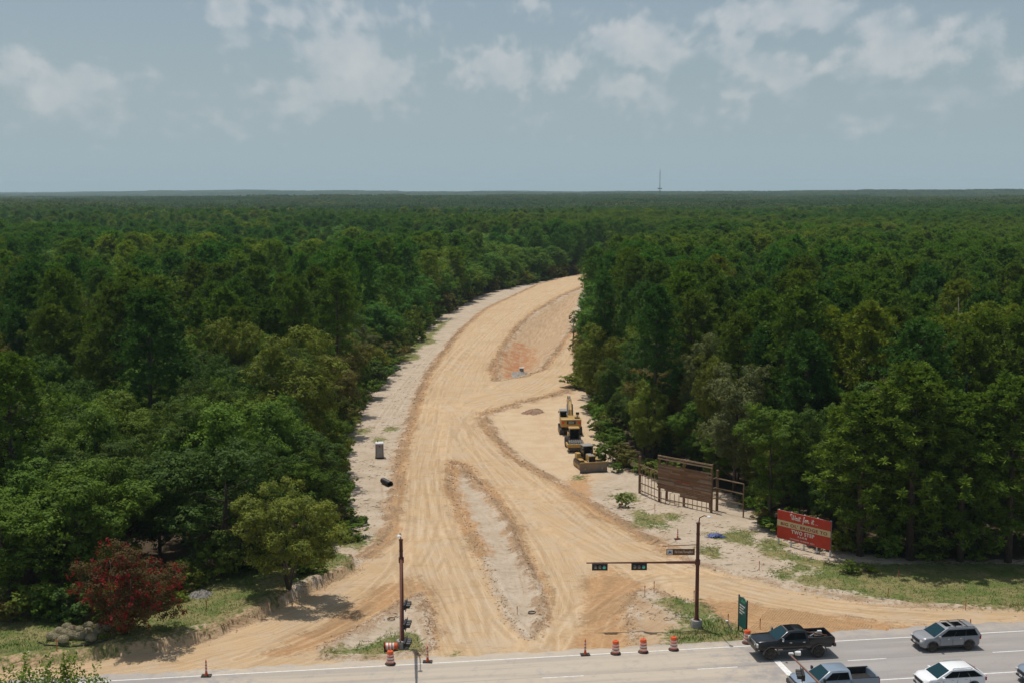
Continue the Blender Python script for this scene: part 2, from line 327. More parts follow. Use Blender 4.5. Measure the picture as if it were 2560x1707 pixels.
# ------------------------------------------------------------------ ground sheet
def ground_mat(name):
    m = Mat(name, 0.95, spec=.1); co = m.coord()
    tr = m.attr('track', 'Vector'); sep = m.n.new('ShaderNodeSeparateXYZ'); m.l.new(tr, sep.inputs[0])
    n1 = m.noise(co, .35, 7, .6); n2 = m.noise(co, 2.3, 7, .65); n3 = m.noise(co, 9, 5, .6)
    tk = m.attr('mesh_of_tracks'); iso = m.noise(co, 1.3, 6, .62, (1, .35, 1))
    def soft(v, alt=.5):
        return m.math('ADD', m.math('MULTIPLY', v, tk), m.math('MULTIPLY', alt if isinstance(alt, float) else alt, m.math('SUBTRACT', 1.0, tk)))
    streak = soft(m.noise(tr, 1.0, 6, .6, (2.6, .07, 1)), iso); streak2 = soft(m.noise(tr, 1.0, 4, .6, (9, .12, 1)), iso)
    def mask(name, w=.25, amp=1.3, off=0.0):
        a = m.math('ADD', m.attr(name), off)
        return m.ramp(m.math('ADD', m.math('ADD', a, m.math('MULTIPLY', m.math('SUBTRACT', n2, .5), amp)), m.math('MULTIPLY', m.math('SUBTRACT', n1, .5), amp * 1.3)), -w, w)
    sand = m.mix(m.ramp(n1, .35, .65), (.49, .40, .305), (.415, .33, .24)); sand = m.mix(m.ramp(n2, .5, .72), sand, (.35, .27, .195))
    deb = m.noise(co, 1.6, 9, .75, (1, 2.2, 1)); sand = m.mix(m.math('MULTIPLY', m.ramp(deb, .56, .7), .55), sand, (.25, .19, .14))
    sand = m.mix(m.math('MULTIPLY', m.ramp(n3, .62, .72), .5), sand, (.2, .15, .105))
    lane = m.mix(m.ramp(streak, .35, .65), (.56, .395, .238), (.485, .335, .19)); lane = m.mix(m.ramp(n1, .4, .7, 0, .7), lane, (.50, .395, .28))
    lane = m.mix(m.math('MULTIPLY', m.ramp(streak2, .52, .72), .28), lane, (.40, .255, .135))
    rut = m.ramp(m.math('ABSOLUTE', m.math('SUBTRACT', soft(m.noise(tr, 1.0, 3, .5, (1.5, .035, 1)), .0), .5)), 0, .022, .35, 0)
    rut2 = m.ramp(m.math('ABSOLUTE', m.math('SUBTRACT', m.noise(co, .16, 3, .5, (.55, 1.7, 1)), .5)), 0, .012, .55, 0)
    lane = m.mix(rut, lane, (.355, .235, .13)); lane = m.mix(rut2, lane, (.40, .27, .155)); lane = m.mix(m.ramp(m.noise(co, .09, 5, .6), .5, .66, 0, .5), lane, (.44, .30, .17))
    sand = m.mix(m.math('MULTIPLY', rut2, .8), sand, (.30, .225, .155))
    tyv = m.math('ADD', m.attr('tyres'), m.math('MULTIPLY', m.math('SUBTRACT', n2, .5), .3)); tyd = m.math('MULTIPLY', m.ramp(tyv, .08, .26, .42, 0), m.ramp(m.noise(co, .22, 4, .6), .36, .56)); tyl = m.math('MULTIPLY', m.ramp(m.math('ABSOLUTE', m.math('SUBTRACT', tyv, .42)), .02, .14, .38, 0), m.ramp(m.noise(co, .22, 4, .6), .36, .56))
    lane = m.mix(tyd, lane, (.36, .245, .14)); lane = m.mix(tyl, lane, (.62, .49, .34)); sand = m.mix(m.math('MULTIPLY', tyd, .8), sand, (.36, .28, .195)); sand = m.mix(tyl, sand, (.56, .465, .36))
    orange = m.mix(m.ramp(n2, .35, .65), (.47, .285, .145), (.39, .225, .11))
    # cleat marks pressed across the direction of travel
    wv = m.n.new('ShaderNodeTexWave'); wv.wave_type = 'BANDS'; wv.bands_direction = 'Y'; wv.inputs['Scale'].default_value = 1.5
    wv.inputs['Distortion'].default_value = 2.5; wv.inputs['Detail'].default_value = 2; wv.inputs['Detail Scale'].default_value = .8; m.l.new(tr, wv.inputs['Vector'])
    cle = m.math('MULTIPLY', m.ramp(wv.outputs['Fac'], .35, .8), m.ramp(m.noise(tr, 1, 3, .5, (1.1, .1, 1)), .42, .58)); cle = m.math('MULTIPLY', cle, tk)
    orange = m.mix(m.math('MULTIPLY', cle, .5), orange, (.56, .39, .225)); orange = m.mix(tyd, orange, (.33, .19, .10)); orange = m.mix(tyl, orange, (.56, .42, .27))
    sand = m.mix(mask('trodden', 2.0, 5.0, 0, ), sand, m.mix(m.ramp(n1, .35, .65), (.555, .415, .27), (.50, .36, .225))); sand = m.mix(tyd, sand, (.40, .29, .18))
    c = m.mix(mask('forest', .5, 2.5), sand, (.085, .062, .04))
    ml = mask('lane', .3, 1.5); c = m.mix(ml, c, lane)
    mo = m.math('MAXIMUM', mask('orange', .6, 3.4), m.math('MULTIPLY', m.ramp(streak, .5, .75), m.ramp(m.attr('orange'), -4, -1, 0, .5)))
    mo = m.math('MULTIPLY', mo, m.ramp(streak, .25, .5, .55, 1)); c = m.mix(mo, c, orange)
    c = m.mix(m.math('MULTIPLY', mask('gravel', .3, 3.2, -.12), .8), c, m.mix(m.ramp(n3, .4, .6), (.42, .28, .165), (.25, .175, .115)))
    c = m.mix(m.math('MULTIPLY', mask('brown', 1.0, 5.0, -.3), .85), c, m.mix(m.ramp(m.noise(tr, 1.0, 6, .65, (1.8, .12, 1)), .38, .62), (.47, .325, .19), (.37, .24, .135)))
    c = m.mix(m.math('MULTIPLY', mask('red', 1.4, 9, -.1), m.ramp(m.noise(co, .8, 6, .7, (1, .4, 1)), .38, .60, .15, .9)), c, m.mix(n3, (.42, .19, .085), (.34, .13, .055)))
    gcol = m.mix(m.ramp(n1, .38, .62), (.125, .15, .045), (.25, .21, .095)); gcol = m.mix(m.ramp(n2, .45, .7), gcol, (.075, .105, .025))
    c = m.mix(mask('grass', .5, 3.6, -.1), c, gcol)
    m.color(c)
    h = m.math('ADD', m.math('MULTIPLY', n2, .7), m.math('MULTIPLY', n3, .35)); h = m.math('ADD', h, m.math('MULTIPLY', streak2, m.math('MULTIPLY', ml, .8)))
    h = m.math('ADD', h, m.math('MULTIPLY', cle, m.math('MULTIPLY', mo, .9))); h = m.math('ADD', h, m.math('MULTIPLY', streak, .6)); m.bump(h, .9, .16)
    return m.m
TYRES = [[(600,1502),(800,1405),(900,1330),(952,1240),(965,1140)],[(560,1520),(780,1440),(930,1350),(1010,1260),(1040,1120)],[(1012,1495),(985,1400),(940,1320),(930,1230),(950,1080)],[(1215,1478),(1150,1410),(1090,1300),(1030,1180),(1010,1080),(1025,980)],
 [(1300,1500),(1290,1420),(1240,1300),(1170,1180),(1090,1070),(1050,970)],[(2300,1412),(1900,1388),(1620,1325),(1420,1240),(1270,1130),(1150,1050),(1070,960)],[(2330,1428),(1950,1405),(1650,1345),(1480,1290),(1330,1190),(1180,1070),(1100,1000)],[(1360,1505),(1400,1400),(1520,1330),(1700,1338)],
 [(1090,990),(1160,925),(1260,900),(1325,850),(1325,790)],[(1060,1010),(1110,940),(1230,915),(1320,880)],[(1140,890),(1190,905),(1250,875),(1300,820),(1322,770)],[(1000,880),(1080,790),(1180,715),(1320,652)],[(1050,870),(1120,780),(1210,700),(1340,645)],[(985,980),(1010,880),(1075,800)],
 [(1380,1060),(1330,1010),(1270,960),(1290,905)],[(1350,1085),(1290,1020),(1230,970),(1150,950)],[(1430,1290),(1500,1370),(1440,1470)],[(1600,1335),(1470,1350),(1390,1420),(1370,1500)],[(860,1000),(900,940),(940,880),(1010,800),(1090,735)],[(1100,1495),(1080,1380),(1040,1260),(1000,1160),(990,1060)],[(1500,1400),(1420,1370),(1340,1400),(1280,1490)],[(905,1440),(960,1400),(1010,1460)]]
def build_ground():
    ys = [-400, -150, -50, 0, 30, 50, 58]; y = 62.0
    while y < 160: ys.append(y); y += .3 if y > 76 else 1.2
    while y < 16000: ys.append(y); y *= 1.0055 if y < 620 else 1.03
    ys = np.array(ys); uc = np.arange(-.40, .4001, .0017); out = []; u = .40; du = .0017
    while u < 3: du *= 1.14; u += du; out.append(u)
    us = np.concatenate([-np.array(out)[::-1], uc, np.array(out)])
    W = np.maximum(ys + 60, 60)[:, None]; X = us[None, :] * W; Y = np.repeat(ys[:, None], len(us), 1); sh = X.shape
    xf, yf = X.ravel(), Y.ravel(); Z = hz(xf, yf); rough = (yf < 420) & (yf > 76)
    Z = Z + np.where(rough, rng.normal(0, .012, Z.shape), 0) * S((rv(xf, yf) - 1) / 1)
    V = np.stack([xf, yf, Z], 1); ny, nx = sh
    idx = np.arange(ny * nx).reshape(ny, nx); Q = np.stack([idx[:-1, :-1], idx[:-1, 1:], idx[1:, 1:], idx[1:, :-1]], -1).reshape(-1, 4)
    near = (yf < 700) & (yf > 40) & (np.abs(xf) < 320); A = {}
    def put(n_, f, default):
        a = np.full(len(xf), default, np.float32); a[near] = np.clip(f(xf[near], yf[near]), -6, 6); A[n_] = a
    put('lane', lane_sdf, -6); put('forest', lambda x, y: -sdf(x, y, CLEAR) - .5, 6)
    put('orange', lambda x, y: np.maximum(np.maximum.reduce([sdf(x, y, p) for p in ORANGE]), np.where(y > 112, .9 - np.abs(lane_sdf(x, y) + .1), -6)), -6)
    put('red', lambda x, y: sdf(x, y, RED), -6)
    put('gravel', lambda x, y: np.maximum(.5 - np.abs(lane_sdf(x, y) + .5) - 1.2 * (sdf(x, y, MEDIAN) > -1.5), .55 - np.abs(sdf(x, y, MEDIAN) - .5) - 1.6 * (1 - med_right(x, y))) - .6 * S((rv(x, y) < 1.2) * 1.0) * 4, -6)
    put('brown', lambda x, y: np.maximum(np.maximum(sdf(x, y, DEP), sdf(x, y, DP([(1440, 1372), (1475, 1368), (1560, 1440), (1530, 1482), (1450, 1482)]))), 1.0 - np.abs(sdf(x, y, TERR) - .1) * 1.6), -6)
    put('trodden', lambda x, y: sdf(x, y, DP([(1105,955),(1200,922),(1335,872),(1348,935),(1375,1010),(1392,1060),(1385,1090),(1340,1120),(1250,1090),(1165,1035)])), -6)
    put('grass', lambda x, y: np.maximum(np.maximum.reduce([sdf(x, y, p) for p in GRASS]), np.maximum.reduce([r_ - np.hypot(x - a, (y - b) * .6) for a, b, r_ in SPOTS])), -6)
    tr = np.zeros((len(xf), 3), np.float32); best = np.full(len(xf), 1e9); bp = np.full((len(PATHS), len(xf)), 1e9)
    for pi_, path in enumerate(PATHS):
        acc = 0.0
        for (x0, y0), (x1, y1) in zip(path[:-1], path[1:]):
            ex, ey = x1 - x0, y1 - y0; L = math.hypot(ex, ey); ex /= L; ey /= L
            t = np.clip((xf - x0) * ex + (yf - y0) * ey, 0, L); cx, cy = x0 + t * ex, y0 + t * ey
            d = np.hypot(xf - cx, yf - cy); s_ = np.sign((xf - x0) * -ey + (yf - y0) * ex)
            bp[pi_] = np.minimum(bp[pi_], d); k = d < best; best[k] = d[k]; tr[k, 0] = (d * s_)[k] + pi_ * 37; tr[k, 1] = (acc + t)[k]; acc += L
    def curve(l):
        q = np.array([PD(*k) for k in l]); o = []
        for i in range(len(q) - 1):
            p0, p1, p2, p3 = q[max(i - 1, 0)], q[i], q[i + 1], q[min(i + 2, len(q) - 1)]
            for t in np.arange(0, 1, .125): o.append(.5 * (2 * p1 + (p2 - p0) * t + (2 * p0 - 5 * p1 + 4 * p2 - p3) * t * t + (3 * p1 - p0 - 3 * p2 + p3) * t ** 3))
        return np.array(o + [q[-1]])
    ty = np.full(len(xf), 9.0); kn = (yf < 420) & (yf > 80) & (np.abs(xf) < 120); xk, yk = xf[kn], yf[kn]; best_t = np.full(len(xk), 9.0)
    for l in TYRES:
        c = curve(l)
        for off in (-.95, .95):
            d = np.gradient(c, axis=0); nrm_ = np.stack([-d[:, 1], d[:, 0]], 1) / np.hypot(d[:, 0], d[:, 1])[:, None]; e = c + nrm_ * off
            for (x0, y0), (x1, y1) in zip(e[:-1], e[1:]):
                ex, ey = x1 - x0, y1 - y0; t = np.clip(((xk - x0) * ex + (yk - y0) * ey) / (ex * ex + ey * ey + 1e-9), 0, 1); best_t = np.minimum(best_t, np.hypot(xk - x0 - t * ex, yk - y0 - t * ey))
    ty[kn] = best_t; A['tyres'] = ty.astype(np.float32)
    bs = np.sort(bp, 0); A['mesh_of_tracks'] = S((bs[1] - bs[0] - .15) / 1.6).astype(np.float32)
    cl = A['lane'][Q].mean(1) > 0
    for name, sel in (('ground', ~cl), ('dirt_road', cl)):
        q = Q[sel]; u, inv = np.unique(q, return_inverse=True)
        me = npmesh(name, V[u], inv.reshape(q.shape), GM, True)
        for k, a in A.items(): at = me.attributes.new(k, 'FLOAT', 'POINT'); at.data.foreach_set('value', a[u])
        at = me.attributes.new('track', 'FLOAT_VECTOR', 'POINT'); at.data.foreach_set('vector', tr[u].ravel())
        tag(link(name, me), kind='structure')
GM = ground_mat('bare earth'); build_ground()
# ------------------------------------------------------------------ paved road and its markings
road = Mat('worn asphalt', .88, spec=.2); co = road.coord(); spx = road.n.new('ShaderNodeSeparateXYZ'); road.l.new(co, spx.inputs[0])
a1 = road.noise(co, .5, 6, .6, (.25, 1.5, 1)); a2 = road.noise(co, 14, 4, .7); a3 = road.noise(co, .9, 7, .7)
c = road.mix(road.ramp(a1, .3, .7), (.31, .28, .262), (.365, .335, .315)); c = road.mix(road.ramp(a2, .3, .7, 0, .35), c, (.24, .225, .21))
w1 = road.math('ABSOLUTE', road.math('SUBTRACT', spx.outputs[0], 17.0)); near_in = road.ramp(w1, 14, 26, 1, 0)
dst = road.math('MULTIPLY', road.ramp(road.math('ADD', a3, road.math('MULTIPLY', near_in, .28)), .52, .78), road.ramp(near_in, 0, .3, .12, .72))
edge_ = road.ramp(spx.outputs[1], -1.2, 1.0, 0, 1); dst = road.math('MAXIMUM', dst, road.math('MULTIPLY', road.math('MULTIPLY', edge_, road.ramp(a3, .35, .6)), road.ramp(near_in, 0, .4, .35, .9)))
c = road.mix(dst, c, (.50, .415, .31))
crk = road.n.new('ShaderNodeTexVoronoi'); crk.feature = 'DISTANCE_TO_EDGE'; crk.inputs['Scale'].default_value = .16; road.l.new(road.mix(.5, co, road.noise(co, 1.5, 4), 'LINEAR_LIGHT'), crk.inputs['Vector'])
c = road.mix(road.ramp(crk.outputs['Distance'], 0, .006, .16, 0), c, (.16, .15, .14)); tyr = road.noise(co, 1, 5, .6, (.03, .75, 1)); c = road.mix(road.ramp(tyr, .46, .62, 0, .42), c, (.245, .23, .215)); spt = road.noise(co, 2.2, 7, .7); c = road.mix(road.ramp(spt, .66, .74, 0, .5), c, (.17, .16, .15)); seam = road.ramp(road.math('ABSOLUTE', road.math('ADD', spx.outputs[1], 3.72)), .02, .07, .5, 0)
c = road.mix(seam, c, (.2, .19, .18)); road.color(c); road.bump(a2, .35, .02)
RW = 26.0
mb = MB(); n = 60
for i in range(n):
    x0 = -300 + 600 * i / n; x1 = x0 + 600 / n
    mb.poly([(x0, -RW, 0), (x1, -RW, 0), (x1, .0, 0), (x0, .0, 0)])
e0 = lambda x: 1.15 + .16 * math.sin(x * 1.1) + .12 * math.sin(x * 2.9 + 1) + (.9 if x > 45 else .9 * max(0, (x - 30) / 15))
nn_ = 1200
for i in range(nn_):
    x0 = -300 + 600 * i / nn_; x1 = x0 + 600 / nn_; mb.poly([(x0, 0, 0), (x1, 0, 0), (x1, e0(x1), -.015), (x0, e0(x0), -.015)])
tag(mb.build('road', road.m, None, (RA[0], RA[1], .035), (0, 0, RANG), smooth=0, fix=False), kind='structure')
wp = Mat('worn road paint', .7); wn1 = wp.noise(wp.coord(), 3, 8, .75); wp.color(wp.mix(wp.ramp(wn1, .45, .7, 0, .75), (.74, .73, .70), (.40, .38, .36)))
def R2(px, py):
    x, y = P(px, py, .035); return ((x - RA[0]) * RT[0] + (y - RA[1]) * RT[1], rv(x, y))
mk = MB()
def stripe(x0, x1, v, w):
    k = max(1, int((x1 - x0) / 4))
    for i in range(k):
        a = x0 + (x1 - x0) * i / k; b = x0 + (x1 - x0) * (i + 1) / k; mk.poly([(a, v - w / 2, 0), (b, v - w / 2, 0), (b, v + w / 2, 0), (a, v + w / 2, 0)])
stripe(-300, 300, 0, .12)
d0 = R2(1744, 1671.5); d1 = R2(1844, 1666); pitch_ = R2(2119, 1650)[0] - d0[0]; v1 = (d0[1] + d1[1]) / 2
for k in range(-6, 14): stripe(d0[0] + k * pitch_, d0[0] + k * pitch_ + (d1[0] - d0[0]), v1, .11)
v2 = (R2(2200, 1695.5)[1] + R2(2500, 1683.5)[1]) / 2; sb = R2(1985, 1697)
stripe(sb[0] + .5, 300, v2, .13); stripe(-300, -14, v2 - 3.6, .13)
for k in range(-1, 14): stripe(d0[0] + k * pitch_, d0[0] + k * pitch_ + 3, v2 - 7.4, .11)
b0, b1 = R2(1937, 1651), R2(1984, 1696); q = [R2(1934, 1651), R2(1949, 1650), (b1[0] + .45, v2 - 3.5), (b1[0] - .15, v2 - 3.5)]
mk.poly([(x, y, 0.002) for x, y in q])
tag(mk.build('road_marking', wp.m, None, (RA[0], RA[1], .041), (0, 0, RANG), smooth=0, fix=False), kind='structure')
# ------------------------------------------------------------------ haze: one closed box of pale air
hm = bpy.data.materials.new('humid air'); hm.use_nodes = True; hn = hm.node_tree.nodes; hl = hm.node_tree.links; hn.clear()
ho = hn.new('ShaderNodeOutputMaterial'); hv = hn.new('ShaderNodeVolumePrincipled'); hv.inputs['Color'].default_value = (.74, .93, 1.0, 1)
hv.inputs['Density'].default_value = 0.72e-4; hv.inputs['Anisotropy'].default_value = 0.0; hl.new(hv.outputs[0], ho.inputs['Volume'])
# ------------------------------------------------------------------ trees
def foliage(name, far=False):
    m = Mat(name, .55, spec=.06); oi = m.n.new('ShaderNodeObjectInfo'); ge = m.n.new('ShaderNodeNewGeometry')
    if far:
        r_ = m.n.new('ShaderNodeValToRGB'); e = r_.color_ramp.elements; e[0].color = (.030, .072, .016, 1); e[1].color = (.075, .098, .024, 1)
        for p, c in ((.2, (.034, .092, .018)), (.4, (.052, .11, .018)), (.55, (.080, .12, .020)), (.7, (.038, .082, .018)), (.82, (.135, .165, .03)), (.90, (.022, .055, .018)), (.95, (.11, .13, .05))):
            q = e.new(p); q.color = (*c, 1)
        m.l.new(oi.outputs['Random'], r_.inputs[0]); base = r_.outputs[0]
        lg = m.noise(ge.outputs['Position'], .006, 4, .6); base = m.mix(m.ramp(lg, .40, .56, 0, .75), base, (.034, .088, .020)); 
        lg2 = m.noise(ge.outputs['Position'], .0021, 4, .6); base = m.mix(m.ramp(lg2, .46, .60, 0, .6), base, (.085, .118, .024))
    else: base = oi.outputs['Color']
    n = m.noise(m.coord(), .9, 4, .6); base = m.mix(m.ramp(n, .3, .7), base, m.mix(1.0, base, (1.45, 1.3, 1.0), 'MULTIPLY'))
    if far: base = m.mix(1.0, base, (1.95, 1.95, 1.35) if far is True else (.80, .84, .85), 'MULTIPLY')
    rp = ge.outputs['Random Per Island']; base = m.mix(m.ramp(rp, 0, 1, 0, .35), base, m.mix(1.0, base, (.5, .55, .6), 'MULTIPLY'))
    base = m.mix(m.ramp(rp, .93, 1, 0, .3), base, m.mix(1.0, base, (1.9, 1.7, 1.2), 'MULTIPLY'))
    m.color(base); tr = m.n.new('ShaderNodeBsdfTranslucent'); m.l.new(m.mix(1.0, base, (1.3, 1.4, .6), 'MULTIPLY'), tr.inputs[0])
    ms = m.n.new('ShaderNodeMixShader'); ms.inputs[0].default_value = .24; m.l.new(m.b.outputs[0], ms.inputs[1]); m.l.new(tr.outputs[0], ms.inputs[2])
    m.l.new(ms.outputs[0], m.n['Material Output'].inputs[0]); return m.m
FOL = foliage('leaves'); FOLFAR = foliage('distant leaves', True); FOLPATCH = foliage('far canopy leaves', 2)
BARK = varied('bark', (.11, .085, .065), (.055, .042, .033), .9, 2.0, stretch=(3, 3, .6)); PBARK = varied('pine bark', (.12, .085, .062), (.06, .042, .034), .9, 3.0, stretch=(2, 2, .5))
PALEBARK = varied('pale bark', (.33, .29, .24), (.20, .17, .14), .85, 2.0, stretch=(3, 3, .6))
def unit(v): return v / (np.linalg.norm(v, axis=1, keepdims=True) + 1e-9)
def leaves(C, Nn, size, asp=.6, rg=rng, flat=.0):
    n = len(C); Nn = unit(Nn + 1e-6); a = unit(np.cross(Nn, unit(rg.normal(size=(n, 3))))); b = np.cross(Nn, a)
    s = (size * rg.uniform(.7, 1.3, n))[:, None] / 2
    V = np.stack([C - a * s, C + b * s * asp, C + a * s, C - b * s * asp], 1).reshape(-1, 3); Q = np.arange(n * 4).reshape(-1, 4); return V, Q
def lobes(seed, Hh, Rr, low, nl, lr, top=.5):
    g = np.random.default_rng(seed); d = unit(g.normal(size=(nl, 3)))
    cz = (Hh + low) / 2; hz_ = (Hh - low) / 2; rad = g.uniform(.35, 1.0, nl) ** .6; az_ = np.arctan2(d[:, 1], d[:, 0])
    irr = 1 + .22 * np.sin(az_ * 2 + g.uniform(0, 6)) + .14 * np.sin(az_ * 3 + g.uniform(0, 6))
    C = np.stack([d[:, 0] * Rr * rad * irr, d[:, 1] * Rr * rad * irr, cz + d[:, 2] * hz_ * rad], 1); L = g.uniform(lr[0], lr[1], nl) 
    return C, L
def crown_broad(seed, Hh=15, Rr=4.3, low=4, nl=26, lr=(1.0, 1.9), nleaf=24000, size=.24, sub=(.30, .58)):
    g = np.random.default_rng(seed + 500); C, L = lobes(seed, Hh - lr[0] * .8, Rr - lr[0] * .6, low, nl, lr); ns = int(nleaf / 30); k = g.choice(nl, ns, p=L ** 2 / (L ** 2).sum())
    d = unit(g.normal(size=(ns, 3)) + np.array([0, 0, .3])); sc = C[k] + d * (L[k] * g.uniform(.62, 1.12, ns))[:, None] * np.array([1, 1, .8]); sr = g.uniform(sub[0], sub[1], ns)
    j = g.integers(0, ns, nleaf); e = unit(g.normal(size=(nleaf, 3)) + np.array([0, 0, .25])); pos = sc[j] + e * (sr[j] * g.uniform(.35, 1.1, nleaf))[:, None] * np.array([1.1, 1.1, .75])
    nrm = e * .55 + d[j] * .6 + np.array([0, 0, .35]) + g.normal(size=(nleaf, 3)) * .28
    return leaves(pos, nrm, size, .62, g)
def crown_pine(seed, Hh=21, top=.52, Lb=3.3, nb=54, tufts=9, per=30, nl=.46, w=.085):
    g = np.random.default_rng(seed); Vs, ns = [], []; br = []
    for i in range(nb):
        t = (i + g.uniform(0, 1)) / nb; z = Hh * (1 - top) + Hh * top * t ** .85; L = Lb * (1 - t ** 3) ** .6 * (.72 + .28 * math.sin(t * 3)) * g.uniform(.6, 1.15) + .3; a = i * 2.4 + g.uniform(-.5, .5)
        if t < .25 and g.random() < .35: continue
        rise = g.uniform(-.05, .25) + .5 * t
        dirv = np.array([math.cos(a), math.sin(a), rise]); br.append((z, dirv * L))
        for j in range(tufts):
            f = .35 + .65 * (j + g.uniform(0, 1)) / tufts; side = g.normal(size=3) * (.12 + .12 * L); c = np.array([0, 0, z]) + dirv * L * f + side + np.array([0, 0, .1])
            Vs.append(c)
    C = np.array(Vs); n = len(C); C = np.repeat(C, per, 0); d = unit(g.normal(size=(n * per, 3)) + np.array([0, 0, .7])); L = nl * g.uniform(.6, 1.15, n * per)[:, None]
    s = unit(np.cross(d, unit(g.normal(size=d.shape)))); base = C - d * .04; tip = C + d * L
    V = np.stack([base - s * w * .3, base + s * w * .3, tip + s * w * .5, tip - s * w * .5], 1).reshape(-1, 3)
    return (V, np.arange(n * per * 4).reshape(-1, 4)), br
def limbs(seed, Hh, low, Rr, n=9, r0=.2, multi=1):
    g = random.Random(seed); mb = MB()
    if multi > 1:
        for i in range(multi):
            a = 2 * PI * i / multi + g.uniform(-.3, .3); b = .25; e = Rr * g.uniform(.35, .7)
            mb.tube([(b * math.cos(a) * .5, b * math.sin(a) * .5, -.2), (b * 2 * math.cos(a), b * 2 * math.sin(a), Hh * .2), (e * math.cos(a), e * math.sin(a), Hh * .5), (e * 1.2 * math.cos(a), e * 1.2 * math.sin(a), Hh * .78)], [r0 * .5, r0 * .42, r0 * .28, .02], 6)
        return mb
    jx, jy = g.uniform(-.4, .4), g.uniform(-.4, .4)
    mb.tube([(0, 0, -.3), (jx * .3, jy * .3, Hh * .3), (jx, jy, Hh * .52), (jx * 1.2, jy * .6, Hh * .7)], [r0 * 1.25, r0, r0 * .5, .03], 8)
    for i in range(n):
        z = low * .75 + (Hh * .62 - low * .75) * i / n; a = i * 2.4 + g.uniform(-.4, .4); L = Rr * g.uniform(.5, .85)
        mb.tube([(jx * z / Hh * .8, jy * z / Hh * .8, z), (L * .5 * math.cos(a), L * .5 * math.sin(a), z + L * .3), (L * math.cos(a), L * math.sin(a), z + L * .65)], [r0 * .42, r0 * .25, .02], 5)
    return mb
def trunk_mesh(mb, name, mat):
    me = bpy.data.meshes.new(name); me.from_pydata(mb.V, [], mb.F); me.shade_smooth(); me.materials.append(mat); return me
BROAD, PINE, SHRUB = [], [], []
for i, (h, r_, lo, nl, lr) in enumerate([(15, 4.4, 2.2, 30, (1.0, 1.9)), (17, 4.8, 2.5, 32, (1.0, 2.0)), (13, 4.0, 1.5, 26, (.9, 1.7)), (18, 4.0, 3, 32, (.8, 1.7)), (16, 5.2, 2.4, 36, (1.0, 2.1)), (14, 4.5, 1.8, 34, (.8, 1.6))]):
    V, Q = crown_broad(11 + i * 7, h, r_, lo, nl, lr, 25000, .225); BROAD.append((npmesh('crown', V, Q, FOL), trunk_mesh(limbs(i, h, lo, r_, 8, .2), 'trunk', BARK), h, r_))
for i, (h, tp, lb, nb) in enumerate([(21, .62, 3.3, 62), (23, .56, 3.6, 64), (19, .78, 3.3, 70), (20, .5, 3.9, 58), (17, .86, 3.4, 76)]):
    (V, Q), br = crown_pine(100 + i, h, tp, lb, nb); mb = MB().tube([(0, 0, -.3), (.08, .05, h * .4), (-.05, .1, h * .75), (0, 0, h * .98)], [.27, .2, .12, .03], 8)
    for z, d in br: mb.tube([(0, 0, z), (d[0] * .9, d[1] * .9, z + d[2] * .9)], [.05, .015], 4, False)
    PINE.append((npmesh('crown', V, Q, FOL), trunk_mesh(mb, 'trunk', PBARK), h, lb))
for i in range(3):
    V, Q = crown_broad(300 + i, 3.0, 1.7, .1, 16, (.4, .85), 3200, .19, (.16, .3)); SHRUB.append((npmesh('foliage', V, Q, FOL), trunk_mesh(limbs(i + 50, 2.6, .3, 1.2, 5, .06, 4), 'stem', BARK), 3.0, 1.7))
TONE = {'dark green': (.050, .090, .022), 'green': (.080, .136, .022), 'olive green': (.118, .148, .028), 'yellow-green': (.135, .18, .026), 'grey-green': (.105, .125, .06),
        'brownish green': (.12, .112, .04), 'deep green': (.044, .102, .024), 'bright green': (.088, .142, .022)}
def tree(kind, x, y, h=None, w=None, tone='green', label='', group=None, v=0, jit=True, cat=None, z=None, lean=0):
    lib = {'broad': BROAD, 'pine': PINE, 'shrub': SHRUB}[kind]; cr, tk, H0, R0 = lib[v % len(lib)]
    nm = {'broad': 'broadleaf_tree', 'pine': 'pine_tree', 'shrub': 'shrub'}[kind]
    t = thing(nm, label, cat or {'broad': 'tree', 'pine': 'pine tree', 'shrub': 'shrub'}[kind], (x, y, gz(x, y) if z is None else z), rng.uniform(0, 6.28), group)
    sz = (h or H0) / H0; sw = (w / R0) if w else sz; t.scale = (sw, sw, sz)
    if lean: t.rotation_euler[0] = lean
    c = link(cr.name.split('.')[0], cr, t); tr = link(tk.name.split('.')[0], tk, t)
    k = np.array(TONE[tone]) * (rng.uniform(.82, 1.25) * np.array([rng.uniform(.88, 1.15), 1, rng.uniform(.8, 1.2)]) if jit else 1) * np.array([1.08, 1.07, .95]); c.color = (*k, 1); return t
# trees and bushes one can name, placed by the foot of each
taken = []
def named(kind, bx, by, top, w, tone, label, v=0, cat=None, **kw):
    x, y, _z = PG(bx, by); h = max(Hpx(x, y, top) - _z, .5); taken.append((x, y, w * 1.0)); return tree(kind, x, y, h, w, tone, label, None, v, cat=cat, jit=False, **kw)
named('broad', 560, 1440, 1056, 6.6, 'dark green', 'large round dark green oak behind the yellow-green tree, its trunk bare at the foot', 4)
named('broad', 205, 1500, 1112, 5.6, 'green', 'big dull green tree directly behind the red-flowering tree', 5)
named('broad', 25, 1530, 1190, 5.0, 'green', 'fresh green tree cut off by the left edge of the photo above the stone bed', 0)
named('broad', 400, 1390, 1110, 3.0, 'dark green', 'small dark tree squeezed between the dull green tree and the round oak', 2)
named('pine', 45, 1420, 905, 4.4, 'green', 'pine tree at the left edge, the nearest pine on that side', 3)
named('pine', 385, 1215, 742, 4.2, 'deep green', 'tall dark pine tree standing alone above the left woods near the pale-leaved tree', 2)
named('pine', 165, 1130, 690, 4.0, 'green', 'thin-crowned pine with a long bare trunk, left of the pale-leaved tree', 3)
named('broad', 262, 1080, 775, 3.6, 'grey-green', 'pale grey-green tree with silvery leaves in the left woods', 2)
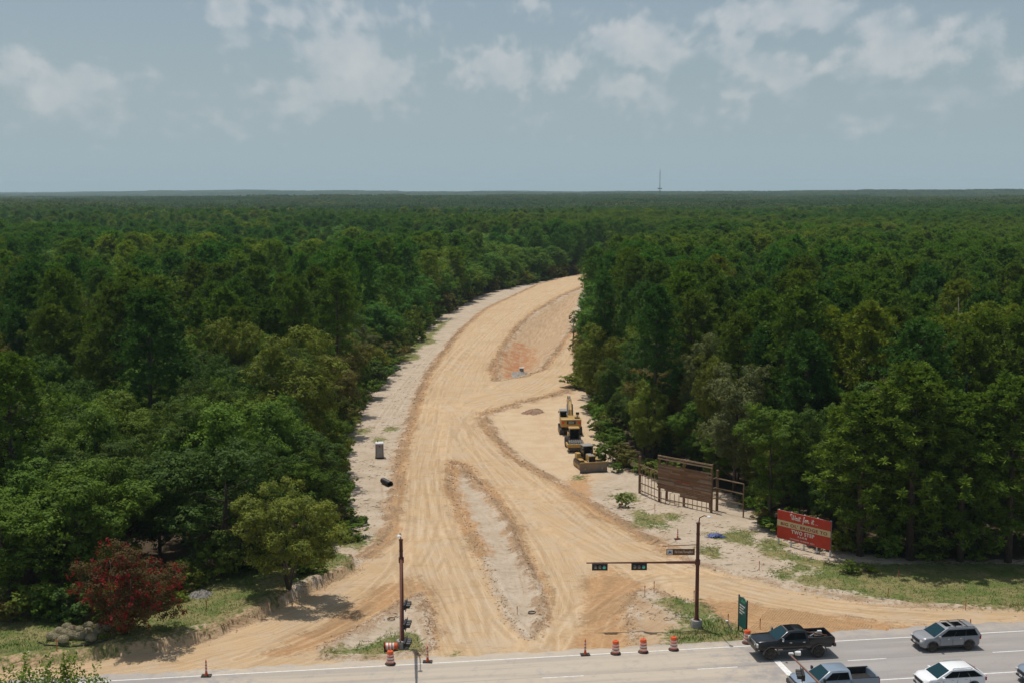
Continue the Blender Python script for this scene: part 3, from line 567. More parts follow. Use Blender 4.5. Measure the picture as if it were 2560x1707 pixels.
named('broad', 735, 1215, 800, 6.2, 'olive green', 'tall broad light green tree, largest crown beside the left sand strip', 1)
named('broad', 600, 1130, 750, 5.0, 'olive green', 'light green tree standing behind the largest crown on the left', 4)
named('broad', 840, 1090, 860, 3.8, 'brownish green', 'brownish thin tree at the left edge of the sand above the portable toilet', 5)
named('broad', 1835, 1236, 866, 5.0, 'grey-green', 'grey-green broad tree rising above the right end of the wooden sign', 4)
named('broad', 1925, 1312, 960, 3.4, 'green', 'slender tree with a pale bare trunk just left of the red billboard', 3)
named('pine', 2150, 1388, 1000, 4.9, 'bright green', 'fresh green pine with drooping boughs right beside the red billboard', 4)
named('pine', 2275, 1398, 930, 5.2, 'bright green', 'large broad pine, second to the right of the red billboard', 4)
named('pine', 2400, 1402, 1000, 4.6, 'green', 'large pine, third to the right of the red billboard', 4)
named('pine', 2520, 1404, 960, 4.8, 'green', 'pine tree cut by the right edge of the photo above the grass', 4)
named('pine', 2335, 1200, 808, 4.4, 'yellow-green', 'flat-topped yellowish pine high in the right woods', 3)
named('pine', 2440, 1190, 775, 4.4, 'yellow-green', 'yellowish pine near the right edge, behind the flat-topped one', 0)
named('pine', 2010, 1250, 850, 4.0, 'deep green', 'darkest pine in the middle of the right woods', 4)
named('broad', 1490, 1020, 800, 4.0, 'olive green', 'light olive tree at the tip of the right woods above the excavator', 1)
named('broad', 1505, 900, 720, 4.2, 'green', 'green tree leaning over the sand where the right woods begin', 2)
named('shrub', 1512, 1158, 1096, 1.7, 'bright green', 'bright green bush right behind the bulldozer', 0, 'bush')
named('shrub', 1542, 1178, 1152, 1.0, 'green', 'low green bush between the bulldozer and the wooden sign', 1, 'bush')
named('shrub', 1560, 1266, 1228, .9, 'bright green', 'bright green weed bush alone on the white sand before the wooden sign', 1, 'bush')
named('shrub', 2127, 1432, 1400, 1.0, 'bright green', 'round green bush in the grass below the red billboard', 2, 'bush')
named('shrub', 2170, 1428, 1408, .9, 'yellow-green', 'yellow-green weed clump in the grass right of the round bush', 0, 'bush')
named('shrub', 1915, 1312, 1272, 1.5, 'brownish green', 'dull brown-green bush at the foot of the trees left of the billboard', 1, 'bush')
named('shrub', 450, 1500, 1480, .9, 'yellow-green', 'small light green bush right of the red-flowering tree', 2, 'bush')
named('shrub', 258, 1600, 1581, .42, 'bright green', 'small clipped green bush at the end of the bed of grey mounds', 0, 'bush')
named('shrub', 905, 1310, 1285, .9, 'green', 'leafy bush beside the black pipes', 0, 'bush')
named('shrub', 860, 1345, 1300, 2.2, 'green', 'low spreading bush just above the grass point, left of the dirt road', 1, 'bush')
named('shrub', 770, 1432, 1380, 1.9, 'green', 'dense low bush under the right side of the yellow-green tree', 2, 'bush')
named('shrub', 1392, 1612, 1600, .3, 'green', 'tiny weed beside the row of traffic drums', 1, 'weed') if False else None
# yellow-green multi-stemmed tree, and the red-flowering one
def special(name, bx, by, top, w, low, cols, label, nl, nleaf, size, multi, col2=None, frac=0, seed=900):
    x, y, _z = PG(bx, by); h = Hpx(x, y, top) - _z; t = thing(name, label, 'tree', (x, y, gz(x, y))); taken.append((x, y, w))
    V, Q = crown_broad(seed, h, w, low, nl, (.6, 1.2), nleaf, size, (.25, .5)); c = link('crown', npmesh('crown', V, Q, FOL), t); c.color = (*cols, 1)
    link('trunk', trunk_mesh(limbs(seed, h * .9, low, w, 6, .15, multi), 'trunk', BARK), t)
    if col2:
        g = np.random.default_rng(seed + 3); C, L = lobes(seed, h - .5, w - .36, low, nl, (.6, 1.2)); k = g.choice(nl, 420); d = unit(g.normal(size=(420, 3)) + np.array([0, -.2, .3]))
        cc = C[k] + d * (L[k] * g.uniform(.95, 1.3, 420))[:, None] * np.array([1, 1, .8]); m_ = 16; pos = np.repeat(cc, m_, 0) + g.normal(size=(420 * m_, 3)) * np.array([.1, .1, .13])
        V, Q = leaves(pos, g.normal(size=pos.shape) + np.array([0, 0, .5]), .14, .8, g); f = link('blossom', npmesh('blossom', V, Q, FOL), t); f.color = (*col2, 1)
    return t
special('crape_myrtle_tree', 722, 1468, 1186, 4.7, 1.5, (.155, .185, .038), 'yellow-green fine-leaved tree with several thin stems beside the left turn of dirt', 56, 36000, .18, 7)
special('crape_myrtle_tree', 312, 1584, 1350, 3.9, .3, (.085, .062, .026), 'round red-flowering tree above the bed of grey mounds', 50, 22000, .17, 6, (.22, .024, .028), 1, 940)
special('young_tree', 85, 1905, 1690, 2.7, 4.0, (.085, .115, .022), 'leafy light green treetop in the bottom left corner, nearest the camera', 40, 9000, .24, 3, seed=960) if False else None
def young_tree():
    x, y = -23.2, 56.0; t = thing('young_tree', 'leafy light green treetop in the bottom left corner, nearest the camera', 'tree', (x, y, 0)); g = np.random.default_rng(5); Vs = []
    for i in range(95):
        a = g.uniform(0, 6.28); r_ = 3.5 * math.sqrt(g.uniform(0, 1)); h = 12.1 - .09 * r_ ** 2 + g.uniform(-1.1, .55); n = 300; f = g.uniform(0, 1, n) ** .8
        c = np.stack([r_ * math.cos(a) * (1 - .3 * (1 - f)), r_ * math.sin(a) * (1 - .3 * (1 - f)), 5 + (h - 5) * f], 1); wd = .40 * (1.08 - f)[:, None] + .07
        Vs.append(c + g.normal(size=(n, 3)) * wd)
    C = np.concatenate(Vs); V, Q = leaves(C, g.normal(size=C.shape) * .5 + np.array([0, 0, .8]), .17, .55, g); c = link('crown', npmesh('crown', V, Q, FOL), t); c.color = (.12, .18, .028, 1)
    link('trunk', trunk_mesh(limbs(5, 12, 5, 3, 9, .16), 'trunk', BARK), t)
young_tree()
def dead_tree(bx, by, top, label, seed):
    x, y = P(bx, by); h = Hpx(x, y, top); t = thing('dead_tree', label, 'dead tree', (x, y, gz(x, y))); g = random.Random(seed)
    mb = MB().tube([(0, 0, -.2), (.2, 0, h * .5), (.1, .2, h * .8), (-.3, .1, h)], [.22, .16, .09, .02], 7)
    for i in range(16):
        z = h * g.uniform(.4, .95); a = g.uniform(0, 6.3); L = g.uniform(1, 3.2) * (1.3 - z / h); p = (L * .6 * math.cos(a), L * .6 * math.sin(a), z + L * .3)
        mb.tube([(.1, .05, z), p, (L * math.cos(a), L * math.sin(a), z + L * .25)], [.06, .035, .01], 5)
        mb.tube([p, (p[0] + g.uniform(-1, 1), p[1] + g.uniform(-1, 1), p[2] + g.uniform(.2, 1.2))], [.025, .008], 4)
    link('trunk', trunk_mesh(mb, 'trunk', PALEBARK), t)
dead_tree(2385, 1110, 742, 'bare grey dead tree among the pines near the right edge', 3)
dead_tree(1432, 868, 800, 'small bare leaning tree sticking out over the sand from the right woods', 8)
# the woods
def zone(x, y):
    far_ = ', near rows' if y < 175 else ', middle rows' if y < 220 else ', far rows'
    if x > .03 * y:
        if y < 128 and x > 44: return 'right of the red billboard'
        if y < 150 and x > 28: return 'behind the red billboard'
        if y < 165: return 'behind the wooden sign'
        if x < .12 * y: return 'beside the parked machines'
        return ('in the middle of the right woods' if x < .27 * y else 'deep in the far right woods') + far_
    if y < 128: return 'behind the red-flowering tree' if x < -22 else 'behind the yellow-green tree'
    if y < 175 and x > -.2 * y: return 'beside the portable toilet'
    if x > -.17 * y: return 'along the left bank of the dirt road'
    return ('deep in the far left woods' if x < -.3 * y else 'in the middle of the left woods') + far_
pts = []; sp = 5.7; y = 92.0
while y < 340:
    x = -.56 * y - 14
    while x < .56 * y + 14:
        pts.append((x + rng.uniform(-1.9, 1.9), y + rng.uniform(-1.9, 1.9))); x += sp
    y += sp * .9
pts = np.array(pts); cs = -sdf(pts[:, 0], pts[:, 1], CLEAR); keep = cs > 1.8
for tx, ty, tr_ in taken:
    keep &= np.hypot(pts[:, 0] - tx, pts[:, 1] - ty) > max(2.2, tr_ * .82)
pts = pts[keep]; cs = cs[keep]; o_ = np.argsort(np.hypot(pts[:, 0] * .8, pts[:, 1]) + np.where(np.abs(pts[:, 0]) > .46 * pts[:, 1] + 3, 400, 0)); pts = pts[o_]; cs = cs[o_]
cnt = {'broad': 0, 'pine': 0}; FARP = []
def species(x, y):
    n_ = float(wav(np.array(x), np.array(y), 21.0)); n2 = float(wav(np.array(x), np.array(y), 13.0, 2))
    pine = (rng.random() < (.82 if n_ > -.35 else .45)) if x > .03 * y else (rng.random() < (.55 if n_ > .15 else .12))
    return 'pine' if pine else 'broad', n2
for (x, y), c_ in zip(pts, cs):
    kind, n2 = species(x, y); edge = c_ < 6
    if edge and rng.random() < .6: kind = 'broad'
    if x < 0 and y < 135: kind = 'broad'
    r_ = rng.random() + .28 * n2
    if kind == 'pine': tone = 'deep green' if r_ < .35 else 'green' if r_ < .85 else 'yellow-green' if x > 30 else 'green'; h = rng.uniform(16, 23)
    else: tone = 'dark green' if r_ < .3 else 'green' if r_ < .55 else 'olive green' if r_ < .82 else 'brownish green' if r_ < .95 else 'grey-green'; h = rng.uniform(10, 18) * ((.74 if x < 0 else .98) if edge else 1)
    if kind == 'broad' and x < 0 and y < 150 and r_ > .45: tone = 'green' if r_ < .8 else 'dark green'
    if x < -18 and y < 130: h = min(h, 12.5 + (y - 92) * .12)
    if cnt[kind] < 245 and y < 330:
        cnt[kind] += 1; size_ = ('tall' if h > 20.5 else 'mid-height' if h > 18.2 else 'lower') if kind == 'pine' else ('tall' if h > 15.3 else 'mid-height' if h > 12.5 else 'low'); lab = {'pine': f'{size_} {tone} pine tree standing {zone(x, y)}', 'broad': f'{size_} {tone} leafy tree standing {zone(x, y)}'}[kind]
        if edge: lab = lab.replace(' standing', ' at the edge', 1)
        tree(kind, x, y, h, None if kind == 'pine' else rng.uniform(3.3, 5.0) * ((.85 if x < 0 else .72) if edge else 1), tone, lab, lab.replace('tree standing', 'trees').replace('tree at', 'trees at'), int(rng.integers(0, 30)))
    else: FARP.append((x, y, h, 0 if kind == 'broad' else 1))
# bushes along the foot of the woods
ed = []; poly = CLEAR; acc = 0
for i in range(len(poly) - 5):
    (x0, y0), (x1, y1) = poly[i], poly[i + 1]; L = math.hypot(x1 - x0, y1 - y0); k = 0.0
    while k < L:
        t = k / L; x, y = x0 + (x1 - x0) * t, y0 + (y1 - y0) * t
        if 90 < y < 520 and abs(x) < .46 * y: ed.append((x, y))
        k += 1.9 if y < 200 else 4.2
nsh = 0
for x, y in ed:
    for off in (0, 1):
        x2, y2 = x + rng.uniform(-1.3, 1.3), y + rng.uniform(-1, 1.6); c_ = -float(sdf(np.array(x2), np.array(y2), CLEAR))
        if nsh > 285 or (off and y > 260) or c_ < -.2 or min([math.hypot(x2 - a, y2 - b) for a, b, c in taken]) < 1.6 or (abs(x2 / y2 - .0708) < .022 and y2 < 162 and c_ < 1.5): continue
        qx_, qy_ = proj(x2, y2, 0)
        if 1575 < qx_ < 1880 and qy_ > 1200 : continue
        tone = ('green', 'olive green', 'dark green', 'brownish green', 'bright green')[int(rng.choice(5, p=[.3, .3, .2, .15, .05]))]; nsh += 1
        lab = f'{tone} bush under trees {zone(x2, y2)}'
        tree('shrub', x2, y2, rng.uniform(1.6, 4.6) * (1 if x2 < 0 else .85) * (1 if y < 200 else 1.6), rng.uniform(1.3, 2.3) * (1 if y < 200 else 1.6), tone, lab, f'{tone} bushes {zone(x2, y2)}', int(rng.integers(0, 9)))
# young trees filling the foot of the right woods
g = np.random.default_rng(66); ns_ = 0
for _ in range(900):
    x2, y2 = g.uniform(8, 62), g.uniform(112, 190); c_ = -float(sdf(np.array(x2), np.array(y2), CLEAR))
    if not 1.6 < c_ < 7 or ns_ >= 42 or min([math.hypot(x2 - a, y2 - b) for a, b, c in taken]) < 2.2: continue
    qx_, qy_ = proj(x2, y2, 0)
    if 1800 < qx_ < 1880 and qy_ > 1240: continue
    taken.append((x2, y2, 1)); ns_ += 1; tone = ('green', 'dark green', 'olive green')[ns_ % 3]; lab = f'slim young {tone} tree {zone(x2, y2)}'
    tree('broad', x2, y2, g.uniform(6.5, 11), g.uniform(1.9, 2.6), tone, lab, lab.replace('tree', 'trees', 1), int(g.integers(0, 6)))
# everything past the trees one can tell apart reads as one mass
protos = []
pc = bpy.data.collections.new('canopy shapes')
def proto(me, nm, m_=None):
    me = me.copy(); me.materials.clear(); me.materials.append(m_ or FOLFAR); o = bpy.data.objects.new(nm, me); pc.objects.link(o); return o
k = 0
for cr, tk, h, r_ in BROAD[:6] + PINE[:5]: proto(cr, f'canopy_shape.{k:03d}'); k += 1
g = np.random.default_rng(77)
def patch(seed, pine):
    g = np.random.default_rng(seed); Vs = []; Qs = []; off = 0
    C = []; Nn = []
    for i in range(90):
        x, y = g.uniform(-28, 28, 2); h = g.uniform(13, 20) if not pine else g.uniform(16, 22); r_ = g.uniform(2.4, 4.8); n = 120
        d = unit(g.normal(size=(n, 3)) + np.array([0, 0, .4])); p = np.array([x, y, h - r_ * .9]) + d * r_ * np.array([1, 1, 1.0]) * g.uniform(.75, 1.1, (n, 1)); C.append(p); Nn.append(d + np.array([0, 0, .3]) + g.normal(size=(n, 3)) * .4)
    V, Q = leaves(np.concatenate(C), np.concatenate(Nn), 1.35, .7, g); return V, Q
for i in range(5):
    V, Q = patch(400 + i, i > 2); proto(npmesh('patch', V, Q), f'canopy_shape.{k:03d}', FOLPATCH); k += 1
FX, FI, FR, FS = [], [], [], []
for x, y, h, ki in FARP:
    i = int(rng.integers(0, 6)) if ki == 0 else 6 + int(rng.integers(0, 5)); h0 = BROAD[i][2] if ki == 0 else PINE[i - 6][2]; s_ = h / h0
    FX.append((x, y, gz(x, y))); FI.append(i); FR.append(rng.uniform(0, 6.28)); FS.append((s_ * rng.uniform(.9, 1.2),) * 2 + (s_,))
y = 340.0
while y < 1250:
    sp = 5.5 + (y - 340) * .0024; n = int((1.0 * y + 60) / sp)
    xs = (np.arange(n) - n / 2 + rng.uniform(-.35, .35, n)) * sp; ysr = y + rng.uniform(-2, 2, n)
    if y < 640: c_ = -sdf(xs, ysr, CLEAR); ok = c_ > 2.2
    else: ok = np.ones(n, bool); c_ = np.full(n, 9.)
    zz = hz(xs, ysr); st = wav(xs, ysr, 60., 1) + .5 * wav(xs, ysr, 17., 2)
    for x, yy, z, s__, o2, c2 in zip(xs, ysr, zz, st, ok, c_):
        if not o2: continue
        pine = rng.random() < (.75 if (x > .03 * yy) else (.5 if s__ > .3 else .12)); h = rng.uniform(17.5, 21) if pine else rng.uniform(14, 18.5); h *= (1 + .12 * s__) * (.8 if c2 < 6 else 1)
        i = 6 + int(rng.integers(0, 5)) if pine else int(rng.integers(0, 6)); h0 = PINE[i - 6][2] if pine else BROAD[i][2]; s_ = h / h0; w = s_ * rng.uniform(1.1, 1.4)
        FX.append((x, yy, z)); FI.append(i); FR.append(rng.uniform(0, 6.28)); FS.append((w, w, s_))
    y += sp * .93
y = 1250.0
while y < 13500:
    sp = 44 * (1 + max(0, y - 3000) / 9000); n = int((1.1 * y + 200) / sp); xs = (np.arange(n) - n / 2 + rng.uniform(-.3, .3, n)) * sp; ysr = y + rng.uniform(-15, 15, n); zz = hz(xs, ysr)
    for x, yy, z in zip(xs, ysr, zz):
        s_ = sp / 44 * 1.05; FX.append((x, yy, z)); FI.append(11 + int(rng.integers(0, 5))); FR.append(rng.uniform(0, 6.28)); FS.append((s_, s_, rng.uniform(.85, 1.15)))
    y += sp * .9
me = bpy.data.meshes.new('distant_forest'); me.vertices.add(len(FX)); me.vertices.foreach_set('co', np.array(FX, np.float32).ravel())
a = me.attributes.new('shape', 'INT', 'POINT'); a.data.foreach_set('value', np.array(FI, np.int32)); a = me.attributes.new('turn', 'FLOAT', 'POINT'); a.data.foreach_set('value', np.array(FR, np.float32))
a = me.attributes.new('size', 'FLOAT_VECTOR', 'POINT'); a.data.foreach_set('vector', np.array(FS, np.float32).ravel()); me.materials.append(FOLFAR)
ff = tag(link('distant_forest', me), kind='stuff')
gn = bpy.data.node_groups.new('forest', 'GeometryNodeTree'); gn.interface.new_socket('Geometry', in_out='INPUT', socket_type='NodeSocketGeometry'); gn.interface.new_socket('Geometry', in_out='OUTPUT', socket_type='NodeSocketGeometry')
q = gn.nodes.new; gi, go = q('NodeGroupInput'), q('NodeGroupOutput'); ip = q('GeometryNodeInstanceOnPoints'); ci = q('GeometryNodeCollectionInfo'); ci.inputs['Collection'].default_value = pc
ci.inputs['Separate Children'].default_value = True; ci.inputs['Reset Children'].default_value = True; ip.inputs['Pick Instance'].default_value = True
def na(n_, t_): a = q('GeometryNodeInputNamedAttribute'); a.data_type = t_; a.inputs[0].default_value = n_; return a.outputs[0]
cx = q('ShaderNodeCombineXYZ'); L_ = gn.links.new; L_(na('turn', 'FLOAT'), cx.inputs[2]); e2 = q('FunctionNodeEulerToRotation'); L_(cx.outputs[0], e2.inputs[0])
L_(gi.outputs[0], ip.inputs['Points']); L_(ci.outputs[0], ip.inputs['Instance']); L_(na('shape', 'INT'), ip.inputs['Instance Index']); L_(e2.outputs[0], ip.inputs['Rotation']); L_(na('size', 'FLOAT_VECTOR'), ip.inputs['Scale'])
L_(ip.outputs[0], go.inputs[0]); md = ff.modifiers.new('forest', 'NODES'); md.node_group = gn
print('woods', cnt, nsh, len(FX))
# ------------------------------------------------------------------ materials of the small things
M = {}
M['rust'] = varied('weathering steel', (.135, .050, .030), (.085, .033, .022), .75, 4.0, stretch=(4, 4, .5)); M['rustlight'] = varied('faded steel', (.24, .13, .095), (.18, .095, .07), .6, 3.0)
M['conc'] = varied('concrete', (.36, .34, .30), (.24, .225, .20), .9, 5.0, bump=.3); M['black'] = varied('black plastic', (.018, .017, .016), (.035, .032, .03), .5, 6.0)
M['rubber'] = varied('rubber', (.02, .019, .018), (.07, .058, .045), .85, 5.0); M['orange'] = varied('orange plastic', (.70, .10, .022), (.55, .10, .035), .5, 3.0)
M['band'] = varied('reflective band', (.72, .70, .67), (.5, .46, .42), .4, 5.0); M['steel'] = varied('galvanised steel', (.45, .46, .47), (.33, .34, .35), .4, 4.0, .4)
M['chrome'] = Mat('chrome', .15, (.7, .7, .7), 1.0).m; M['glass'] = Mat('car glass', .1, (.005, .03, .037), 0, .35).m; M['darkglass'] = Mat('tinted glass', .2, (.003, .0035, .004), 0, .1).m
M['yellow'] = varied('machine yellow', (.46, .27, .055), (.36, .235, .10), .5, 2.5); M['dkmetal'] = varied('dark steel', (.045, .042, .04), (.10, .085, .07), .55, 4.0, .3)
M['grey'] = varied('dusty grey metal', (.22, .21, .20), (.30, .27, .23), .6, 3.0); M['track'] = varied('track steel', (.14, .12, .105), (.08, .065, .055), .6, 6.0, .4)
M['white'] = varied('white plastic', (.72, .72, .70), (.55, .53, .50), .5, 4.0); M['redlens'] = Mat('red lens', .2, (.45, .01, .012)).m; M['lamp'] = Mat('headlamp', .12, (.62, .61, .56), 0, .8).m
M['stake'] = varied('survey stake', (.55, .11, .05), (.42, .16, .09), .8, 6.0); M['wood'] = varied('timber', (.23, .135, .075), (.14, .085, .05), .85, 3.0, stretch=(2, 2, .4)); M['woodrail'] = varied('pale timber rail', (.36, .26, .16), (.24, .165, .10), .85, 3.0, stretch=(.4, 2, 2))
def emis(name, c, e):
    m = Mat(name, .3, c); m.b.inputs['Emission Color'].default_value = (*c, 1); m.b.inputs['Emission Strength'].default_value = e; return m.m
M['green'] = emis('lit green lens', (.06, .45, .33), .22); M['dull'] = varied('unlit lens', (.34, .33, .29), (.22, .20, .17), .35, 6.0)
def put(px, py): return PG(px, py)
def on_road(px, py): x, y = P(px, py, .04); return (x, y, .04)
# ------------------------------------------------------------------ traffic drums and tall cones
def make_drum():
    t = thing('traffic_drum', '', 'traffic drum', group='orange traffic drums along the road edge'); 
    MB().lathe([(.40, 0), (.41, .05), (.36, .09), (.30, .10)], seg=20).build('base', M['rubber'], t)
    b = MB().lathe([(.30, .08), (.30, .32), (.28, .34), (.275, .56), (.262, .58), (.258, .78), (.245, .80), (.24, .98), (.21, 1.03), (.08, 1.04)], seg=24).build('body', M['orange'], t)
    MB().lathe([(.300, .20), (.302, .34), (.285, .345)], seg=24).build('stripe', M['band'], t); MB().lathe([(.283, .44), (.281, .57)], seg=24).build('stripe', M['band'], t)
    MB().lathe([(.267, .67), (.264, .785)], seg=24).build('stripe', M['band'], t); MB().tube([(-.08, 0, 1.03), (-.07, 0, 1.09), (.07, 0, 1.09), (.08, 0, 1.03)], .018, 6).build('handle', M['orange'], t)
    return t
dr0 = make_drum(); G = 'orange traffic drums along the road edge'
DR = [((1539, 1633), 'orange and white traffic drum nearest the tall cone at the middle of the road edge'), ((1608, 1629), 'orange and white drum in the middle of the row of three'),
      ((1684, 1623), 'orange and white drum at the grass end of the row of three'), ((1868, 1606), 'orange and white drum between the green sign and the black pickup'),
      ((976, 1659), 'upright orange drum next to the left signal pole, leaning slightly')]
for i, (p, lab) in enumerate(DR):
    L = on_road(*p)
    if i == 0: dr0.location = L; dr0['label'] = lab
    else: dup(dr0, L, rng.uniform(0, 3), lab, G)
L = put(960, 1625); dl = dup(dr0, (L[0], L[1], L[2] + .3), 0, 'orange drum knocked over and lying on the grass by the left signal pole', G, rot=(0, R(88), R(4)))
def make_cone():
    t = thing('channelizer_cone', '', 'tall cone', group='tall slim orange cones'); MB().box((0, 0, .04), (.72, .5, .08)).build('base', M['rubber'], t, bevel=.02)
    MB().lathe([(.13, .07), (.085, .3), (.07, .8), (.055, 1.15), (.03, 1.2)], seg=14).build('body', M['orange'], t); MB().tube([(0, 0, 1.18), (0, 0, 1.27)], .025, 6).build('handle', M['orange'], t)
    for z, r_ in ((.42, .083), (.66, .077), (.90, .070)): MB().lathe([(r_, z), (r_ - .004, z + .12)], seg=14).build('stripe', M['band'], t)
    return t
c0 = make_cone(); G2 = 'tall slim orange cones'
for i, (p, lab) in enumerate([((1463, 1636), 'tall slim orange cone on the road edge where the left lane meets the pavement'), ((1069, 1654), 'tall orange cone right of the left signal pole, on the pavement edge'),
        ((516, 1689), 'tall orange cone alone at the lower left, on the edge of the pavement'), ((1694, 1347), 'tall orange cone standing on the white sand left of the blue tarp'), ((2425, 1580), 'tall orange cone standing behind the silver car')]):
    L = on_road(*p) if i != 3 else put(*p)
    if i == 0: c0.location = L; c0['label'] = lab; c0.rotation_euler[2] = RANG
    else: dup(c0, L, RANG + rng.uniform(-.2, .2), lab, G2, scale=1.0 if i < 3 else .9)
# ------------------------------------------------------------------ traffic signals on weathering-steel poles
def signal_head(root, loc, rz, lit):
    h = thing('signal_head', None, None, loc, rz); h.parent = root           # local: length along X, faces -Y
    del_keys = [k for k in ('label', 'category', 'group') if k in h.keys()]
    return h
def head_meshes(root, loc, rz, lit=True):
    C_, S_ = math.cos(rz), math.sin(rz)
    mb = MB().box((0, .03, 0), (1.26, .03, .56)); hd = mb.build('backplate', M['black'], root, loc, (0, 0, rz), bevel=.01)
    MB().box((0, .12, 0), (1.08, .16, .36)).build('signal_housing', M['black'], hd, bevel=.03)
    for i, x in enumerate((-.35, 0, .35)):
        MB().lathe([(.145, .0), (.14, -.02), (.10, -.035), (.02, -.042)], (x, 0, 0), 'Y', 18).build('lens', M['green'] if (lit and i == 2) else M['dull'], hd)
        v = MB(); n = 12                                                       # open visor
        for k in range(n):
            a0, a1 = -.5 + (PI + 1) * k / n, -.5 + (PI + 1) * (k + 1) / n
            for r_, fl in ((.165, False), (.155, True)):
                v.poly([(x + r_ * math.cos(a0), 0, r_ * math.sin(a0)), (x + r_ * math.cos(a1), 0, r_ * math.sin(a1)), (x + r_ * math.cos(a1), -.26, r_ * math.sin(a1)), (x + r_ * math.cos(a0), -.26, r_ * math.sin(a0))], fl)
        v.build('visor', M['black'], hd, fix=False)
    return hd
def signal_pole(px, py, top, armz, armdir, armlen, label, heads, facing, rise=.0, det=(.45, -2.3)):
    x, y = P(px, py); z = gz(x, y); H_ = Hpx(x, y, top); t = thing('traffic_signal_pole', label, 'traffic signal', (x, y, z), 0)
    MB().lathe([(.46, -.2), (.46, .55), (.43, .62), (.1, .63)], seg=24).build('concrete_base', M['conc'], t)
    p = MB().lathe([(.26, .62), (.26, .67), (.18, .68), (.175, .95), (.165, .97), (.15, H_ * .5), (.135, H_)], seg=16).build('pole', M['rust'], t)
    MB().lathe([(.17, H_ - .06), (.17, H_ + .03)], seg=12).build('pole_cap', M['rust'], p); MB().lathe([(.2, armz - .22), (.21, armz), (.2, armz + .22)], seg=12).build('arm_collar', M['rust'], t)
    MB().lathe([(.155, H_ - .95), (.16, H_ - .9), (.155, H_ - .85)], seg=12).build('clamp', M['rust'], p)
    d = Vector((armdir[0], armdir[1], 0)).normalized(); a = Vector((0, 0, armz)); b = a + d * armlen + Vector((0, 0, rise))
    MB().tube([a, a + (b - a) * .28, a + (b - a) * .281, b], [.125, .105, .085, .05], 12).build('mast_arm', M['rust'], t)
    q = Vector((det[0], det[1], 0)); n = Vector((0, 0, H_)); MB().tube([n - Vector((0, 0, .5)), n + q * .12 + Vector((0, 0, .5)), n + q * .55 + Vector((0, 0, .95)), n + q + Vector((0, 0, 1.15))], [.05, .045, .04, .03], 8).build('lamp_bracket', M['rust'], t)
    MB().lathe([(.03, .10), (.12, .08), (.18, .0), (.15, -.05), (.04, -.06)], tuple(n + q + Vector((0, 0, 1.12))), seg=16).build('detector', M['white'], t)
    for s in heads:
        c = a + (b - a) * (s / armlen); head_meshes(t, tuple(c + Vector((0, 0, -.30)) + (Vector((0, -.18, 0)) if facing == 'cam' else Vector((.42, 0, .1)))), 0 if facing == 'cam' else R(88), True)
    return t, a, d, H_, (x, y, z)
rp = P(1741, 1567); z_r = gz(*rp)
t, a, d, H_, rpos = signal_pole(1741, 1567, 1307, Hpx(rp[0], rp[1], 1405), (-1, -.02), 8.95, 'brown signal pole on the grass with two lit green signals over the dirt', (4.72, 7.88), 'cam')
sgn = MB().box((0, 0, 0), (2.27, .05, .5)).build('street_sign', M['black'], t, (-1.35 - .05, -.16, Hpx(rp[0], rp[1], 1378)), bevel=.01)
brown = Mat('sign brown', .5, (.16, .062, .02)).m; MB().box((.26, -.03, 0), (1.68, .012, .42)).build('sign_face', brown, sgn)
MB().box((-.86, -.03, 0), (.44, .012, .42)).build('emblem_panel', M['white'], sgn)
em = MB(); em.poly([(-1.0, -.038, -.13), (-.72, -.038, -.13), (-.75, -.038, .02), (-.80, -.038, .10), (-.83, -.038, .02), (-.86, -.038, .15), (-.89, -.038, .02), (-.92, -.038, .10), (-.97, -.038, .02)])
em.build('emblem', Mat('sign blue', .5, (.02, .04, .08)).m, sgn, fix=False, smooth=0); MB().tube([(-.93, -.042, -.13), (-.86, -.042, -.04), (-.79, -.042, -.13)], .02, 5).build('emblem_arch', M['white'], sgn)
def text(body, w, h, mat, name, parent, loc, shear=0.0, rx=PI / 2, rz=0.0, bold=0.0, spacing=1.0):
    cu = bpy.data.curves.new(name, 'FONT'); cu.body = body; cu.size = 1; cu.shear = shear; cu.offset = bold; cu.extrude = .01; cu.space_character = spacing; cu.align_x = 'LEFT'
    o = bpy.data.objects.new(name, cu); scene.collection.objects.link(o); bpy.context.view_layer.update(); dg = bpy.context.evaluated_depsgraph_get(); me = bpy.data.meshes.new_from_object(o.evaluated_get(dg)); bpy.data.objects.remove(o)
    V = np.zeros(len(me.vertices) * 3, np.float32); me.vertices.foreach_get('co', V); V = V.reshape(-1, 3); mn, mx = V.min(0), V.max(0); V[:, 0] = ((V[:, 0] - mn[0]) / (mx[0] - mn[0]) - .5) * w; V[:, 1] = ((V[:, 1] - mn[1]) / (mx[1] - mn[1]) - .5) * h; V[:, 2] *= .6
    me.vertices.foreach_set('co', V.ravel()); me.materials.clear(); me.materials.append(mat); me.name = name; o = bpy.data.objects.new(name, me); scene.collection.objects.link(o); o.parent = parent; o.location = loc; o.rotation_euler = (rx, 0, rz); return o
cream = Mat('cream lettering', .6, (.62, .58, .48)).m
text('Fish Creek Thoroughfare', 1.45, .25, cream, 'lettering', sgn, (.26, -.04, 0), bold=.01)
zt = Hpx(rp[0], rp[1], 1363); MB().tube([(0, 0, zt + .06), (-2.85, -.08, zt - .04)], .03, 8).build('sign_bracket', M['rust'], t)
for x_ in (-2.4, -.3): MB().tube([(x_, -.08, zt - .02), (x_, -.14, zt - .28)], .012, 5).build('sign_hanger', M['black'], t)
perp = (math.sin(RANG), -math.cos(RANG)); lp = P(1006, 1617); az_ = 7.0
signal_pole(1006, 1617, 1347, az_, (.088, -1), 17, 'brown signal pole on the left island, its long arm pointing towards the camera', (9.6, 13.3, 16.6), 'side', 0, (.15, -2.9))
